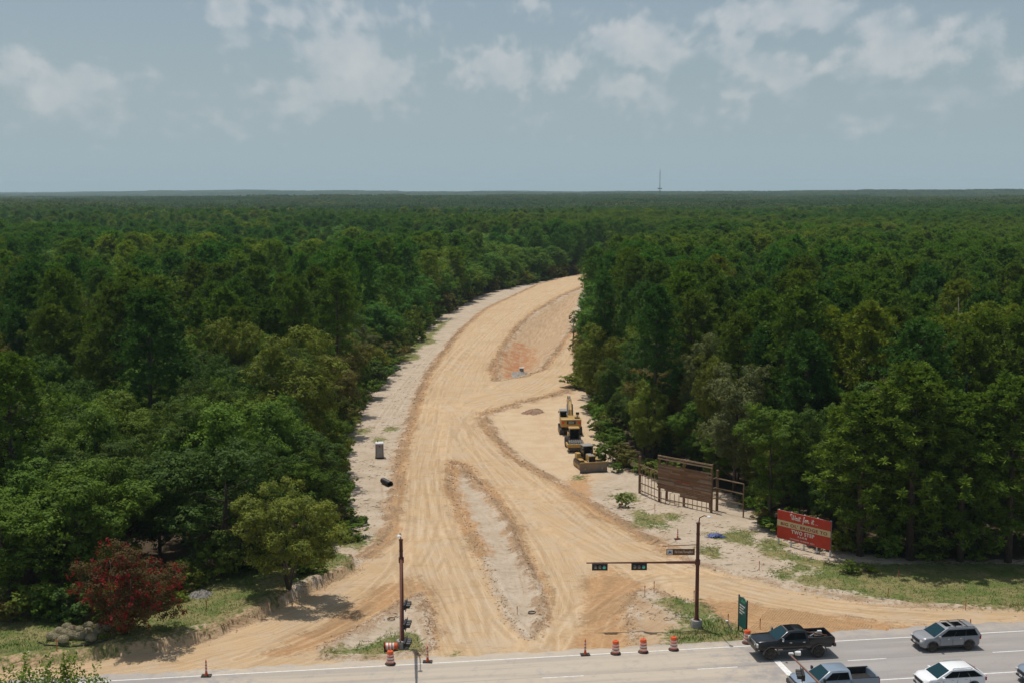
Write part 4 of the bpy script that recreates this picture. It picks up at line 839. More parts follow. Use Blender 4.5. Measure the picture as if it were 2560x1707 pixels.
x_, y_ = 16.9, 70.2; nt = thing('traffic_signal_pole', 'near signal mast reaching in at the bottom right corner, white detector at its tip', 'traffic signal', (x_ + 2.9, y_ - 16.6, 0)); base = Vector((2.9, -16.6, 0))
tip = Vector((-2.9, 16.6, 7.0)); MB().tube([(0, 0, 6.8), tip], [.14, .05], 12).build('mast_arm', M['rustlight'], nt); MB().lathe([(.2, 0), (.14, 9)], seg=14).build('pole', M['rust'], nt)
MB().lathe([(.06, -.22), (.12, -.20), (.14, -.05), (.14, .12), (.04, .14)], (tip.x + .25, tip.y - .1, tip.z + .12), 'X', 14).build('detector', M['white'], nt, loc=(.25, 0, 0)); MB().box((tip.x + .05, tip.y - .1, tip.z + .08), (.3, .2, .14)).build('detector_bracket', M['white'], nt, bevel=.05)
for s in (.16, .4): c = tip * (1 - s) + Vector((0, 0, 6.8)) * s; head_meshes(nt, (c.x - .42, c.y, c.z - .15), R(-98), False)
# ------------------------------------------------------------------ green sign, leaning post, portable toilet, pipes and rings
gA, gB = put(1846, 1574), put(1866, 1594); gr = math.atan2(gB[1] - gA[1], gB[0] - gA[0]); gl = math.hypot(gB[0] - gA[0], gB[1] - gA[1]); hA = Hpx(gA[0], gA[1], 1489)
gs = thing('green_sign', 'green park sign on two black posts, seen almost edge-on beside the last drum', 'sign', gA, gr); gm = varied('sign green', (.012, .115, .095), (.015, .095, .08), .5, 2.0)
for x_ in (0, gl): MB().box((x_, 0, hA / 2 - .1), (.09, .09, hA + .2)).build('post', M['black'], gs)
prof = [(.05, .45), (gl - .05, .45), (gl - .05, hA - .25), (gl * .82, hA - .2), (gl * .72, hA - .05), (gl * .5, hA + .02), (gl * .3, hA - .08), (.05, hA - .12)]
gp = MB().prism(prof, -.035, .035).build('panel', gm, gs); MB().prism([(gl * .25, hA - .45), (gl * .45, hA - .15), (gl * .6, hA - .28), (gl * .75, hA - .16), (gl * .8, hA - .42)], -.045, -.036).build('crest', Mat('crest green', .5, (.04, .30, .17)).m, gp)
for i, (a_, b_) in enumerate(((.15, .8), (.15, .62), (.15, .74), (.15, .5))): MB().box((gl * (a_ + b_) / 2, -.04, hA - .72 - .22 * i), (gl * (b_ - a_), .012, .10)).build('writing_line', M['white'], gp)
L = put(1833, 1583); t = thing('leaning_post', 'short grey post with a white cap, leaning in the grass by the green sign', 'post', L); MB().tube([(0, 0, -.1), (-.5, .15, 1.0)], .045, 8).build('post', M['grey'], t); MB().lathe([(.02, 1.08), (.11, 1.05), (.12, .98), (.03, .95)], (-.5, .15, 0), seg=10).build('cap', M['white'], t)
L = put(949, 1143); t = thing('portable_toilet', 'light grey portable toilet with a white roof on the left sand strip', 'portable toilet', L, R(7)); tg = varied('toilet grey', (.33, .31, .30), (.27, .25, .24), .6, 3.0)
b = MB().box((0, 0, 1.0), (1.10, 1.15, 1.9), taper=.97).build('body', tg, t, bevel=.03)
for i in range(6): MB().box((-.45 + .18 * i, -.585, 1.0), (.03, .02, 1.75)).build('rib', M['grey'], b)
MB().box((0, 0, .06), (1.16, 1.22, .12)).build('skid', M['black'], t); MB().box((0, 0, 2.0), (1.16, 1.22, .14), taper=.86).build('roof', M['white'], t, bevel=.03); MB().tube([(-.2, .1, 2.0), (-.2, .1, 2.35)], .05, 8).build('vent_pipe', M['black'], t)
MB().box((0, -.60, 1.0), (.72, .03, 1.7)).build('door', tg, t, bevel=.01); MB().box((.02, -.625, 1.62), (.22, .015, .20)).build('door_plate', Mat('red plate', .5, (.45, .05, .04)).m, t)
def pipe(p0, p1, r_, label, elbow=False):
    a_, b_ = put(*p0), put(*p1); t = thing('drain_pipe', label, 'pipe', a_); v = Vector((b_[0] - a_[0], b_[1] - a_[1], 0)); n = int(v.length / .06) + 2; pts_ = [v * (i / (n - 1)) + Vector((0, 0, r_)) for i in range(n)]
    MB().tube(pts_, [r_ * (1 if i % 2 else .93) * (1.08 if i > n - 5 else 1) for i in range(n)], 18, False).build('pipe_wall', M['black'], t); MB().tube([v * .02 + Vector((0, 0, r_)), v * .98 + Vector((0, 0, r_))], r_ * .82, 18, False).build('pipe_lining', M['rubber'], t)
    return t
pipe((957, 1207), (976, 1215), .36, 'short black corrugated pipe lying alone on the sand below the portable toilet'); pipe((882, 1304), (917, 1306), .33, 'long black corrugated pipe nearest the camera in the pile by the trees')
pipe((868, 1303), (884, 1300), .30, 'black pipe end tucked behind the longest pipe of the pile'); pipe((861, 1291), (868, 1287), .38, 'black pipe seen end-on at the back of the pile by the trees')
for p, lab in (((1330, 1532), 'round iron manhole rim lying in the sand at the near end of the median'), ((978, 1548), 'thin rusty ring lying in the sand left of the left signal pole')):
    x, y, z = put(*p); mb = MB(); mb.tube([(.3 * math.cos(k * PI / 12), .3 * math.sin(k * PI / 12), .09) for k in range(25)], .05 if p[0] > 1000 else .03, 6, False); tag(mb.build('manhole_rim', M['track'] if p[0] > 1000 else M['rust'], None, (x, y, z)), lab, 'ring')
def stake(p, h, lab, ribbon=False, g_='survey stakes around the site'):
    x, y, z = put(*p); t = thing('survey_stake', lab, 'stake', (x, y, z), 0, g_); MB().box((0, 0, h / 2 - .1), (.05, .03, h + .2)).build('stake_shaft', M['stake'], t)
    MB().box((0, -.02, h - .1), (.08, .02, .22)).build('ribbon', Mat('ribbon', .6, (.62, .12, .10)).m if ribbon else M['stake'], t)
for p, h, lab, rb in [((142, 1626), .9, 'red-topped stake at the front edge of the bed of grey mounds, nearest the camera', 1), ((186, 1584), .7, 'orange stake standing among the grey mounds', 1), ((327, 1573), .95, 'red stake under the right side of the red-flowering tree', 1),
    ((428, 1530), .8, 'thin orange stake left of the small light green bush', 0), ((516, 1522), .8, 'thin orange stake in the shaded grass below the dark oak', 0), ((700, 1488), .8, 'pale stake at the foot of the yellow-green tree', 0),
    ((1553, 1274), 1.0, 'thin orange stake in front of the green weed bush on the sand', 0), ((1637, 1278), .9, 'thin stake on the sand in front of the wooden sign', 0), ((1612, 1490), 1.0, 'thin stake at the tip of the right island', 0), ((1635, 1478), 1.0, 'thin stake just right of the one at the tip of the right island', 0),
    ((1898, 1425), .9, 'rust stake on the sand slope right of the right signal pole', 0), ((2246, 1444), .7, 'short stake in the grass below the big pines', 0), ((2220, 1494), .9, 'rust stake on the berm below the grass, right half', 0), ((2414, 1520), .9, 'rust stake on the berm above the silver car', 0),
    ((1820, 1560), .9, 'thin stake on the grass right of the right signal pole', 0), ((1900, 1572), .9, 'thin stake in the orange dirt right of the green sign', 0), ((1735, 1500), .9, 'thin stake in the dirt behind the right signal pole', 0), ((1293, 1535), .7, 'thin stake in the sand of the median', 0)]: stake(p, h, lab, rb)
# blue tarp
x, y, z = put(1787, 1340); n = 22; X, Y = np.meshgrid(np.linspace(-1.0, 1.0, n), np.linspace(-.7, .7, n)); g = np.random.default_rng(4); Z = .12 + .12 * np.sin(X * 5 + Y * 3) * np.cos(Y * 6) + g.normal(0, .05, X.shape) + .15 * np.exp(-(X ** 2 + Y ** 2)); rr = np.hypot(X / 1.0, Y / .7); Z = Z * (1.1 - .6 * rr)
X = X * (1 - .25 * np.sin(Y * 3)); idx = np.arange(n * n).reshape(n, n); Q = np.stack([idx[:-1, :-1], idx[:-1, 1:], idx[1:, 1:], idx[1:, :-1]], -1).reshape(-1, 4); keep_ = (rr[:-1, :-1].ravel() + g.uniform(-.2, .2, (n - 1) ** 2)) < .95
tp = link('tarp', npmesh('tarp', np.stack([X.ravel(), Y.ravel(), Z.ravel()], 1), Q[keep_], varied('blue tarp', (.07, .11, .30), (.025, .035, .10), .5, 2.5), True), None, (x, y, z)); tag(tp, 'crumpled blue tarp lying on the sand right of the orange cone', 'tarp')
# ------------------------------------------------------------------ bed of round grey mounds (clipped shrubs) with its edging
g = np.random.default_rng(70); d = unit(g.normal(size=(1700, 3))); V, Q = leaves(d * np.array([.43, .43, .33]) * g.uniform(.85, 1.05, (1700, 1)) + np.array([0, 0, .32]), d + g.normal(size=d.shape) * .35, .085, .6, g); GR = npmesh('foliage', V, Q, FOL); sh = []
MND = [(543,235,'outermost left of the front grey mounds, in the shade'),(600,250,'small grey mound, leftmost in the sun at the front'),(665,270,'grey mound at the front, second from the left in the sun'),(690,205,'grey mound behind the front left pair'),(758,228,'largest sunlit grey mound in the middle of the bed'),(850,238,'grey mound just right of the largest one'),
 (962,248,'broad grey mound left of the small clipped green bush'),(1030,190,'grey mound behind the broad one at the right end'),(926,180,'grey mound in the middle of the back row'),(832,168,'grey mound in the back row behind the orange stake'),(752,165,'grey mound behind the largest one, left of the stake'),(622,178,'shaded grey mound behind the front left pair, far left'),
 (705,132,'shaded grey mound at the back left of the bed'),(930,125,'shaded grey mound at the very back'),(1040,135,'shaded grey mound at the back, second from the right end'),(1145,140,'shaded grey mound at the back, third from the red stake'),(1262,135,'last shaded grey mound towards the red stake')]
for i, (a_, b_, lab) in enumerate(MND):
    x, y, z = put(a_ * .238, 1540 + b_ * .238 + 2); t = thing('rounded_shrub', 'round clipped ' + lab, 'shrub', (x, y, z), rng.uniform(0, 6), 'round grey shrubs in the bed at the lower left'); s_ = rng.uniform(.82, 1.08); t.scale = (s_, s_, s_ * .95)
    c_ = link('foliage', GR, t); k_ = rng.uniform(.85, 1.1); c_.color = (.36 * k_, .33 * k_, .265 * k_, 1)
e = [put(*p) for p in ((98, 1606), (112, 1613), (140, 1617), (175, 1617), (215, 1613), (255, 1607), (288, 1599))]; mb = MB().tube([(a[0], a[1], a[2] + .06) for a in e], .05, 6); tag(mb.build('bed_edging', M['black']), 'thin dark edging strip curving round the front of the bed of grey mounds', 'edging')
# ------------------------------------------------------------------ red billboard
bA, bB = put(1943.5, 1358), put(2074, 1391); br = math.atan2(bB[1] - bA[1], bB[0] - bA[0]); bl = math.hypot(bB[0] - bA[0], bB[1] - bA[1]); bz = min(bA[2], bB[2]); bt = Hpx(bA[0], bA[1], 1273); bb = Hpx(bA[0], bA[1], 1342)
B = thing('billboard', 'red billboard on white posts with white and cream lettering at the edge of the woods', 'billboard', (bA[0], bA[1], bz), br); red = varied('billboard red', (.50, .045, .020), (.44, .038, .018), .55, 1.2)
pn = MB().box((bl / 2, 0, (bt + bb) / 2), (bl + .12, .07, bt - bb)).build('panel', red, B); MB().box((bl / 2, .05, (bt + bb) / 2), (bl + .18, .04, bt - bb + .06)).build('panel_back', M['steel'], B); ph = bt - bb
for i in range(5): MB().box((.04 + (bl - .08) * i / 4, .13, (bt + .05) / 2 - .1), (.14, .12, bt + .25)).build('post', M['white'], B)
MB().box((bl / 2, -.04, bt - ph * .46 + .04), (bl + .12, .012, ph * .215)).build('band', Mat('tan band', .6, (.56, .46, .26)).m, pn)
rl = Mat('red lettering', .6, (.30, .02, .01)).m; wl_ = Mat('pale lettering', .6, (.66, .60, .53)).m; Z_ = lambda f: bt - ph * f
text("BIG OL' BRIDGE TO", bl * .89, ph * .115, rl, 'lettering', pn, (bl * .505, -.05, Z_(.455)), bold=.03, spacing=1.1)
text('TWO STEP', bl * .44, ph * .135, wl_, 'lettering', pn, (bl * .49, -.05, Z_(.66)), bold=.035, spacing=1.15); text('FARM', bl * .17, ph * .075, wl_, 'lettering', pn, (bl * .485, -.05, Z_(.80)), bold=.02, spacing=1.4)
text('OPENING SUMMER 2024', bl * .47, ph * .05, wl_, 'lettering', pn, (bl * .48, -.05, Z_(.925)), bold=.02, spacing=1.3)
def spline(pts_, k=6):
    o = []; n = len(pts_)
    for i in range(n - 1):
        p0, p1, p2, p3 = pts_[max(i - 1, 0)], pts_[i], pts_[i + 1], pts_[min(i + 2, n - 1)]
        for j in range(k):
            t_ = j / k; o.append(tuple(.5 * (2 * p1[q] + (p2[q] - p0[q]) * t_ + (2 * p0[q] - 5 * p1[q] + 4 * p2[q] - p3[q]) * t_ ** 2 + (3 * p1[q] - p0[q] - 3 * p2[q] + p3[q]) * t_ ** 3) for q in (0, 1)))
    o.append(pts_[-1]); return o
ST = [[(.25,1.5),(.0,1.9),(.15,2.5),(.7,2.6),(1.0,2.2),(1.0,1.0),(1.25,0),(1.7,.6),(2.1,2.0),(2.15,2.4),(2.0,1.0),(2.25,0),(2.8,.7),(3.2,2.4)], [(4.2,1.0),(3.7,1.2),(3.3,.6),(3.5,0),(4.0,.3),(4.35,1.2),(4.25,.3),(4.5,0),(4.9,.6),(5.15,1.2),(5.0,.3),(5.25,0),(5.7,.8),(6.15,2.3),(5.9,.6),(6.1,0),(6.5,.3)], [(5.7,1.5),(6.7,1.6)], [(5.25,1.7),(5.3,1.8)],
 [(8.0,.2),(8.6,1.4),(8.9,2.3),(8.6,2.4),(8.4,1.2),(8.1,-1.0),(7.9,-.9),(8.3,0),(8.9,.5),(9.4,1.1),(9.2,.2),(9.7,0),(10.0,.6),(9.7,1.1),(9.4,1.1)], [(10.0,.7),(10.5,1.2),(10.6,.9),(10.5,0)], [(10.55,.7),(10.9,1.2),(11.2,1.1),(11.15,.3),(11.5,0),(11.9,.3)],
 [(13.2,.3),(13.5,1.2),(13.3,.3),(13.6,0),(14.0,.8),(14.5,2.3),(14.2,.6),(14.4,0),(14.8,.3)], [(14.0,1.5),(15.0,1.6)], [(13.6,1.7),(13.65,1.8)], [(15.6,.05),(15.7,.1)], [(16.3,.05),(16.4,.1)], [(17.0,.05),(17.1,.1)]]
mb = MB(); kx, kz = bl * .52 / 17.1, ph * .165 / 2.6
for s_ in ST: mb.tube([(bl * .245 + p[0] * kx, 0, Z_(.235) + p[1] * kz * 1.12) for p in spline(s_)], .034, 6)
mb.build('script_lettering', wl_, pn, (0, -.045, 0))
# ------------------------------------------------------------------ timber sign frame
w = [put(1599, 1232), put(1647, 1253), put(1777, 1280), put(1792, 1276), put(1858, 1292)]; wr = math.atan2(w[2][1] - w[1][1], w[2][0] - w[1][0]); wl2 = math.hypot(w[2][0] - w[1][0], w[2][1] - w[1][1])
W = thing('wooden_sign', 'large weathered wooden sign of dark horizontal boards between heavy timber posts on the sand', 'wooden sign', w[1], wr); WH = Hpx(w[1][0], w[1][1], 1137)
def wloc(p): v = Vector((p[0] - w[1][0], p[1] - w[1][1], 0)); v.rotate(Euler((0, 0, -wr))); return v
pl = Mat('weathered boards', .85, spec=.15); ge = pl.n.new('ShaderNodeNewGeometry'); cr_ = pl.n.new('ShaderNodeValToRGB'); e = cr_.color_ramp.elements; e[0].color = (.15, .085, .05, 1); e[1].color = (.36, .24, .15, 1); 
for p_, c_ in ((.3, (.28, .145, .075)), (.5, (.19, .115, .075)), (.65, (.33, .18, .09)), (.8, (.28, .21, .16))): q_ = e.new(p_); q_.color = (*c_, 1)
pl.l.new(ge.outputs['Random Per Island'], cr_.inputs[0]); ns = pl.noise(pl.coord(), 3, 6, .7, (.5, 1, 4)); pl.color(pl.mix(pl.ramp(ns, .3, .7, 0, .6), cr_.outputs[0], (.11, .065, .04)))
g = random.Random(3); mb = MB(); z0, z1 = WH * .20, WH * .83; nb_ = 18; bhh = (z1 - z0) / nb_
for i in range(nb_):
    z = z0 + bhh * (i + .5); x = -.15 + g.uniform(-.05, .1); xe = wl2 + .12
    if i < 2: x = wl2 * .42
    elif i < 3: x = wl2 * .12
    while x < xe - .2:
        L_ = min(g.uniform(.9, 2.8), xe - x)
        if not (i == nb_ - 2 and x > wl2 * .84): mb.box((x + L_ / 2, -.12 + g.uniform(-.012, .012), z), (L_ - .012, .04, bhh - .015))
        x += L_
mb.build('board_panel', pl.m, W, smooth=0); MB().box((wl2 * .48, -.15, z0 + (z1 - z0) * .52), (1.9, .015, bhh * .5)).build('red_strip', Mat('red paint', .7, (.30, .03, .022)).m, W)
for x_, h_ in ((0, WH), (wl2 * .48, WH * 1.0), (wl2, WH)): MB().tube([(x_, .08, -.3), (x_, .08, h_)], .15, 10).build('post', M['wood'], W)
MB().tube([(.45, .9, -.2), (.45, .9, WH * .93)], .14, 9).build('post', M['wood'], W); MB().tube([(wl2 * .9, .9, -.2), (wl2 * .9, .9, WH * .6)], .13, 9).build('post', M['wood'], W)
for f in (1.0, .945): MB().box((wl2 / 2, -.08, WH * f - .05), (wl2 + .3, .09, .16)).build('rail', M['woodrail'], W)
MB().box((wl2 / 2, -.04, .45), (wl2, .07, .12)).build('rail', M['woodrail'], W)
for i in range(11): MB().box((.35 + (wl2 - .6) * i / 10.5, -.05, .65), (.055, .055, 1.2)).build('baluster', M['woodrail'], W)
a_ = wloc(w[0]); b_ = Vector((0, 0, 0)); hl = Hpx(w[0][0], w[0][1], 1139); MB().tube([(a_.x, a_.y, -.3), (a_.x, a_.y, hl)], .16, 10).build('post', M['wood'], W)
for f in (.78, .53, .30, .10):
    d_ = b_ - a_; MB().box(((a_.x + b_.x) / 2, (a_.y + b_.y) / 2 - .1, hl * f), (d_.length + .3, .06, .12), Matrix.Rotation(math.atan2(d_.y, d_.x), 3, 'Z')).build('rail', M['woodrail'], W)
for i in range(1, 6): p_ = a_ + (b_ - a_) * (i / 6.2); MB().box((p_.x, p_.y - .14, hl * .43), (.05, .05, hl * .78)).build('baluster', M['woodrail'], W)
a_ = wloc(w[3]); b_ = wloc(w[4]); hr = Hpx(w[3][0], w[3][1], 1174); MB().tube([(a_.x, a_.y, -.3), (a_.x, a_.y, hr)], .16, 10).build('post', M['wood'], W); he = Hpx(w[4][0], w[4][1], 1209); MB().tube([(b_.x, b_.y, -.9), (b_.x, b_.y, he)], .08, 8).build('post', M['wood'], W)
for f in (.97, .67, .36):
    for p_, q_ in ((a_, b_), (Vector((wl2, 0, 0)), a_)):
        d_ = q_ - p_; m_ = (p_ + q_) / 2; MB().box((m_.x, m_.y - .12, he * f + (.15 if p_ is a_ else .2)), (d_.length + .2, .06, .12), Matrix.Rotation(math.atan2(d_.y, d_.x), 3, 'Z')).build('rail', M['woodrail'], W)
# ------------------------------------------------------------------ radio mast far behind the woods
mx_, my_ = P(1646, 560); k_ = 3000 / my_; mx_, my_ = (1646 - 1280) / F * 3010, 3000.0; base_z = gz(mx_, my_); topz = Hpx(mx_, my_, 425) if proj(mx_, my_, 60)[1] < 425 else None
lo, hi = 20, 200
for _ in range(40):
    m_ = (lo + hi) / 2
    if proj(mx_, my_, m_)[1] > 425: lo = m_
    else: hi = m_
MH = lo - base_z; T = thing('radio_mast', 'thin grey lattice radio mast on the horizon above the right woods', 'radio mast', (mx_, my_, base_z)); mst = varied('grey mast steel', (.10, .10, .10), (.14, .13, .13), .7, .1); mb = MB(); zz = 0
while zz < MH - 1:
    r0_ = 2.3 - 1.9 * zz / MH; r1_ = 2.3 - 1.9 * min(zz + 5, MH) / MH
    for q_ in range(3):
        a0, a1 = q_ * 2 * PI / 3, (q_ + 1) * 2 * PI / 3; A_ = (r0_ * math.cos(a0), r0_ * math.sin(a0), zz); B_ = (r1_ * math.cos(a0), r1_ * math.sin(a0), min(zz + 5, MH)); C_ = (r1_ * math.cos(a1), r1_ * math.sin(a1), min(zz + 5, MH))
        mb.tube([A_, B_], .22, 4); mb.tube([A_, C_], .12, 4); mb.tube([B_, C_], .1, 4)
    zz += 5
mb.tube([(0, 0, MH), (0, 0, MH + 4)], .2, 4); mb.build('lattice_tower', mst, T); hp_ = 14 + 20
for _ in range(1):
    lo, hi = 10, 120
    for _ in range(40):
        m_ = (lo + hi) / 2
        if proj(mx_, my_, m_)[1] > 472: lo = m_
        else: hi = m_
    hp_ = lo - base_z
mb = MB()
for q_ in range(9): an = q_ * 2 * PI / 9; mb.box((4.6 * math.cos(an), 4.6 * math.sin(an), hp_), (.9, .9, 3.2))
MB().tube([(4.4 * math.cos(q_ * PI / 6), 4.4 * math.sin(q_ * PI / 6), hp_) for q_ in range(13)], .22, 5, False).build('antenna_ring', mst, T)
for q_ in range(9): an = q_ * 2 * PI / 9; MB().box((4.7 * math.cos(an), 4.7 * math.sin(an), hp_), (.9, .9, 3.0)).build('antenna_panel', mst, T)
# ------------------------------------------------------------------ vehicles (built nose towards +X)
def wheel(par, x, y, r_, w, rimmat):
    s = 1 if y > 0 else -1
    t = MB().lathe([(r_ * .62, -w / 2), (r_ * .93, -w / 2), (r_, -w * .36), (r_, w * .36), (r_ * .93, w / 2), (r_ * .62, w / 2)], (0, 0, 0), 'Y', 28).build('wheel', M['rubber'], par, (x, y, r_))
    rm = MB(); rm.lathe([(r_ * .62, s * w * .30), (r_ * .60, s * w * .46), (r_ * .52, s * w * .47), (r_ * .50, s * w * .30)], (0, 0, 0), 'Y', 24)
    for k in range(6): a = k * PI / 3; rm.box((r_ * .3 * math.cos(a), s * w * .42, r_ * .3 * math.sin(a)), (r_ * .58, .03, r_ * .13), Matrix.Rotation(-a, 3, 'Y'))
    rm.lathe([(r_ * .14, s * w * .38), (r_ * .12, s * w * .5)], (0, 0, 0), 'Y', 12); rm.build('rim', rimmat, t); return t
def arch(x, r_, z, n=9): return [(x - r_ * math.cos(PI * k / n), z + r_ * math.sin(PI * k / n)) for k in range(n + 1)]
def body(name, mat, par, top, bottomz, axles, wr, hw, plan=.16, x0=-3, x1=3, tumble=.05):
    # top: outline from rear to nose; the underside runs back with wheel arches
    bot = []
    for ax in sorted(axles, reverse=True): bot += arch(ax, wr * 1.2, wr, 9)[::-1]
    prof = list(top) + [(x1 - .12, bottomz)] + [(px_, max(pz_, bottomz)) for px_, pz_ in bot] + [(x0 + .12, bottomz)]
    sl_ = [-1, -.97, -.86, -.5, 0, .5, .86, .97, 1]; mb = MB(); n = len(prof); zt = max(p[1] for p in prof); half = (x1 - x0) / 2; mid = (x0 + x1) / 2
    for s in sl_:
        for px_, pz_ in prof:
            e = max(0, abs(px_ - mid) / half - .72) / .28; xx = px_ - math.copysign(plan * abs(s) ** 4 * e, px_ - mid)
            zf = max(0, (pz_ - bottomz) / (zt - bottomz)); yy = s * hw * (1 - tumble * zf ** 2 * (abs(s) > .9)) * (.985 if abs(s) == 1 else 1); zz_ = pz_ - .045 * zf * (abs(s) >= .97) - (.03 * zf if abs(s) == 1 else 0)
            mb.V.append((xx, yy, zz_))
    for i in range(len(sl_) - 1):
        for k in range(n): a, b = i * n + k, i * n + (k + 1) % n; mb.F.append((a, b, b + n, a + n))
    mb.F.append(tuple(range(n))[::-1]); mb.F.append(tuple((len(sl_) - 1) * n + k for k in range(n)))
    return mb.build(name, mat, par, smooth=35)
def cabin(par, mat, B0, B1, T0, T1, zb, zt, wb, wt, gmat, wind, splits=(.5,), third=None):
    # B0/B1 rear and front of the base, T0/T1 rear and front of the roof
    P_ = lambda x, y, z: Vector((x, y, z)); mb = MB(); sec = []
    nr = 6; V8 = [(B1, zb, wb), (T1, zt - .03, wt), (T1 - .12, zt, wt * .97), ((T0 + T1) / 2, zt + .03, wt * .97), (T0 + .1, zt, wt * .97), (T0, zt - .04, wt), (B0, zb, wb)]
    ys = [-1, -.88, -.4, 0, .4, .88, 1]
    for s in ys:
        for x, z, w in V8: mb.V.append((x, s * w, z - (.04 if abs(s) == 1 and z > zb else 0) + (.0 if abs(s) > .8 or z <= zb else .015)))
    n = len(V8)
    for i in range(len(ys) - 1):
        for k in range(n - 1): a, b = i * n + k, i * n + k + 1; mb.F.append((a, b, b + n, a + n))
        mb.F.append((i * n, i * n + n, i * n + 2 * n - 1, i * n + n - 1))
    mb.F.append(tuple(range(n))[::-1]); mb.F.append(tuple((len(ys) - 1) * n + k for k in range(n)))
    cab = mb.build('cab', mat, par, smooth=50)
    def quad(name, a, b, c, d, m_, off=.014):
        nrm = (b - a).cross(d - a).normalized(); mb = MB(); mb.V = [tuple(p + nrm * off) for p in (a, b, c, d)] + [tuple(p - nrm * .02) for p in (a, b, c, d)]
        mb.F = [(0, 1, 2, 3), (7, 6, 5, 4)] + [(i, (i + 1) % 4 + 0, (i + 1) % 4 + 4, i + 4)[::-1] for i in range(4)]; return mb.build(name, m_, cab, smooth=0)
    L = lambda a, b, t: a + (b - a) * t
    def face(a, b, c, d, u0, u1, v0, v1): f = lambda u, v: L(L(a, b, u), L(d, c, u), v); return f(u0, v0), f(u1, v0), f(u1, v1), f(u0, v1)
    quad('windshield', *face(P_(B1, -wb, zb), P_(B1, wb, zb), P_(T1, wt, zt - .03), P_(T1, -wt, zt - .03), .05, .95, .04, .96), M['glass'])
    quad('rear_window', *face(P_(B0, wb, zb), P_(B0, -wb, zb), P_(T0, -wt, zt - .04), P_(T0, wt, zt - .04), .12, .88, .25, .88), M['darkglass'])
    for s in (-1, 1):
        a, b, c, d = P_(B0, s * wb, zb), P_(B1, s * wb, zb), P_(T1 - .08, s * wt, zt - .05), P_(T0 + .05, s * wt, zt - .05)
        ed_ = [wind[0]] + list(splits) + [wind[1]]
        for i in range(len(ed_) - 1):
            q = face(a, b, c, d, ed_[i] + .004, ed_[i + 1] - .004, .08, .88); q = q if s < 0 else (q[1], q[0], q[3], q[2]); quad('side_window', *q, gmat)
    return cab
def lights(par, x, y, z, s, rear_x, rz_, hsz=(.14, .42, .24), tsz=(.12, .2, .42)):
    for k in (-1, 1):
        MB().box((x, k * y, z), hsz, Matrix.Rotation(-k * .25, 3, 'Z')).build('headlight', M['lamp'], par, bevel=.03); MB().box((rear_x, k * (y + .08), rz_), tsz).build('tail_light', M['redlens'], par, bevel=.02)
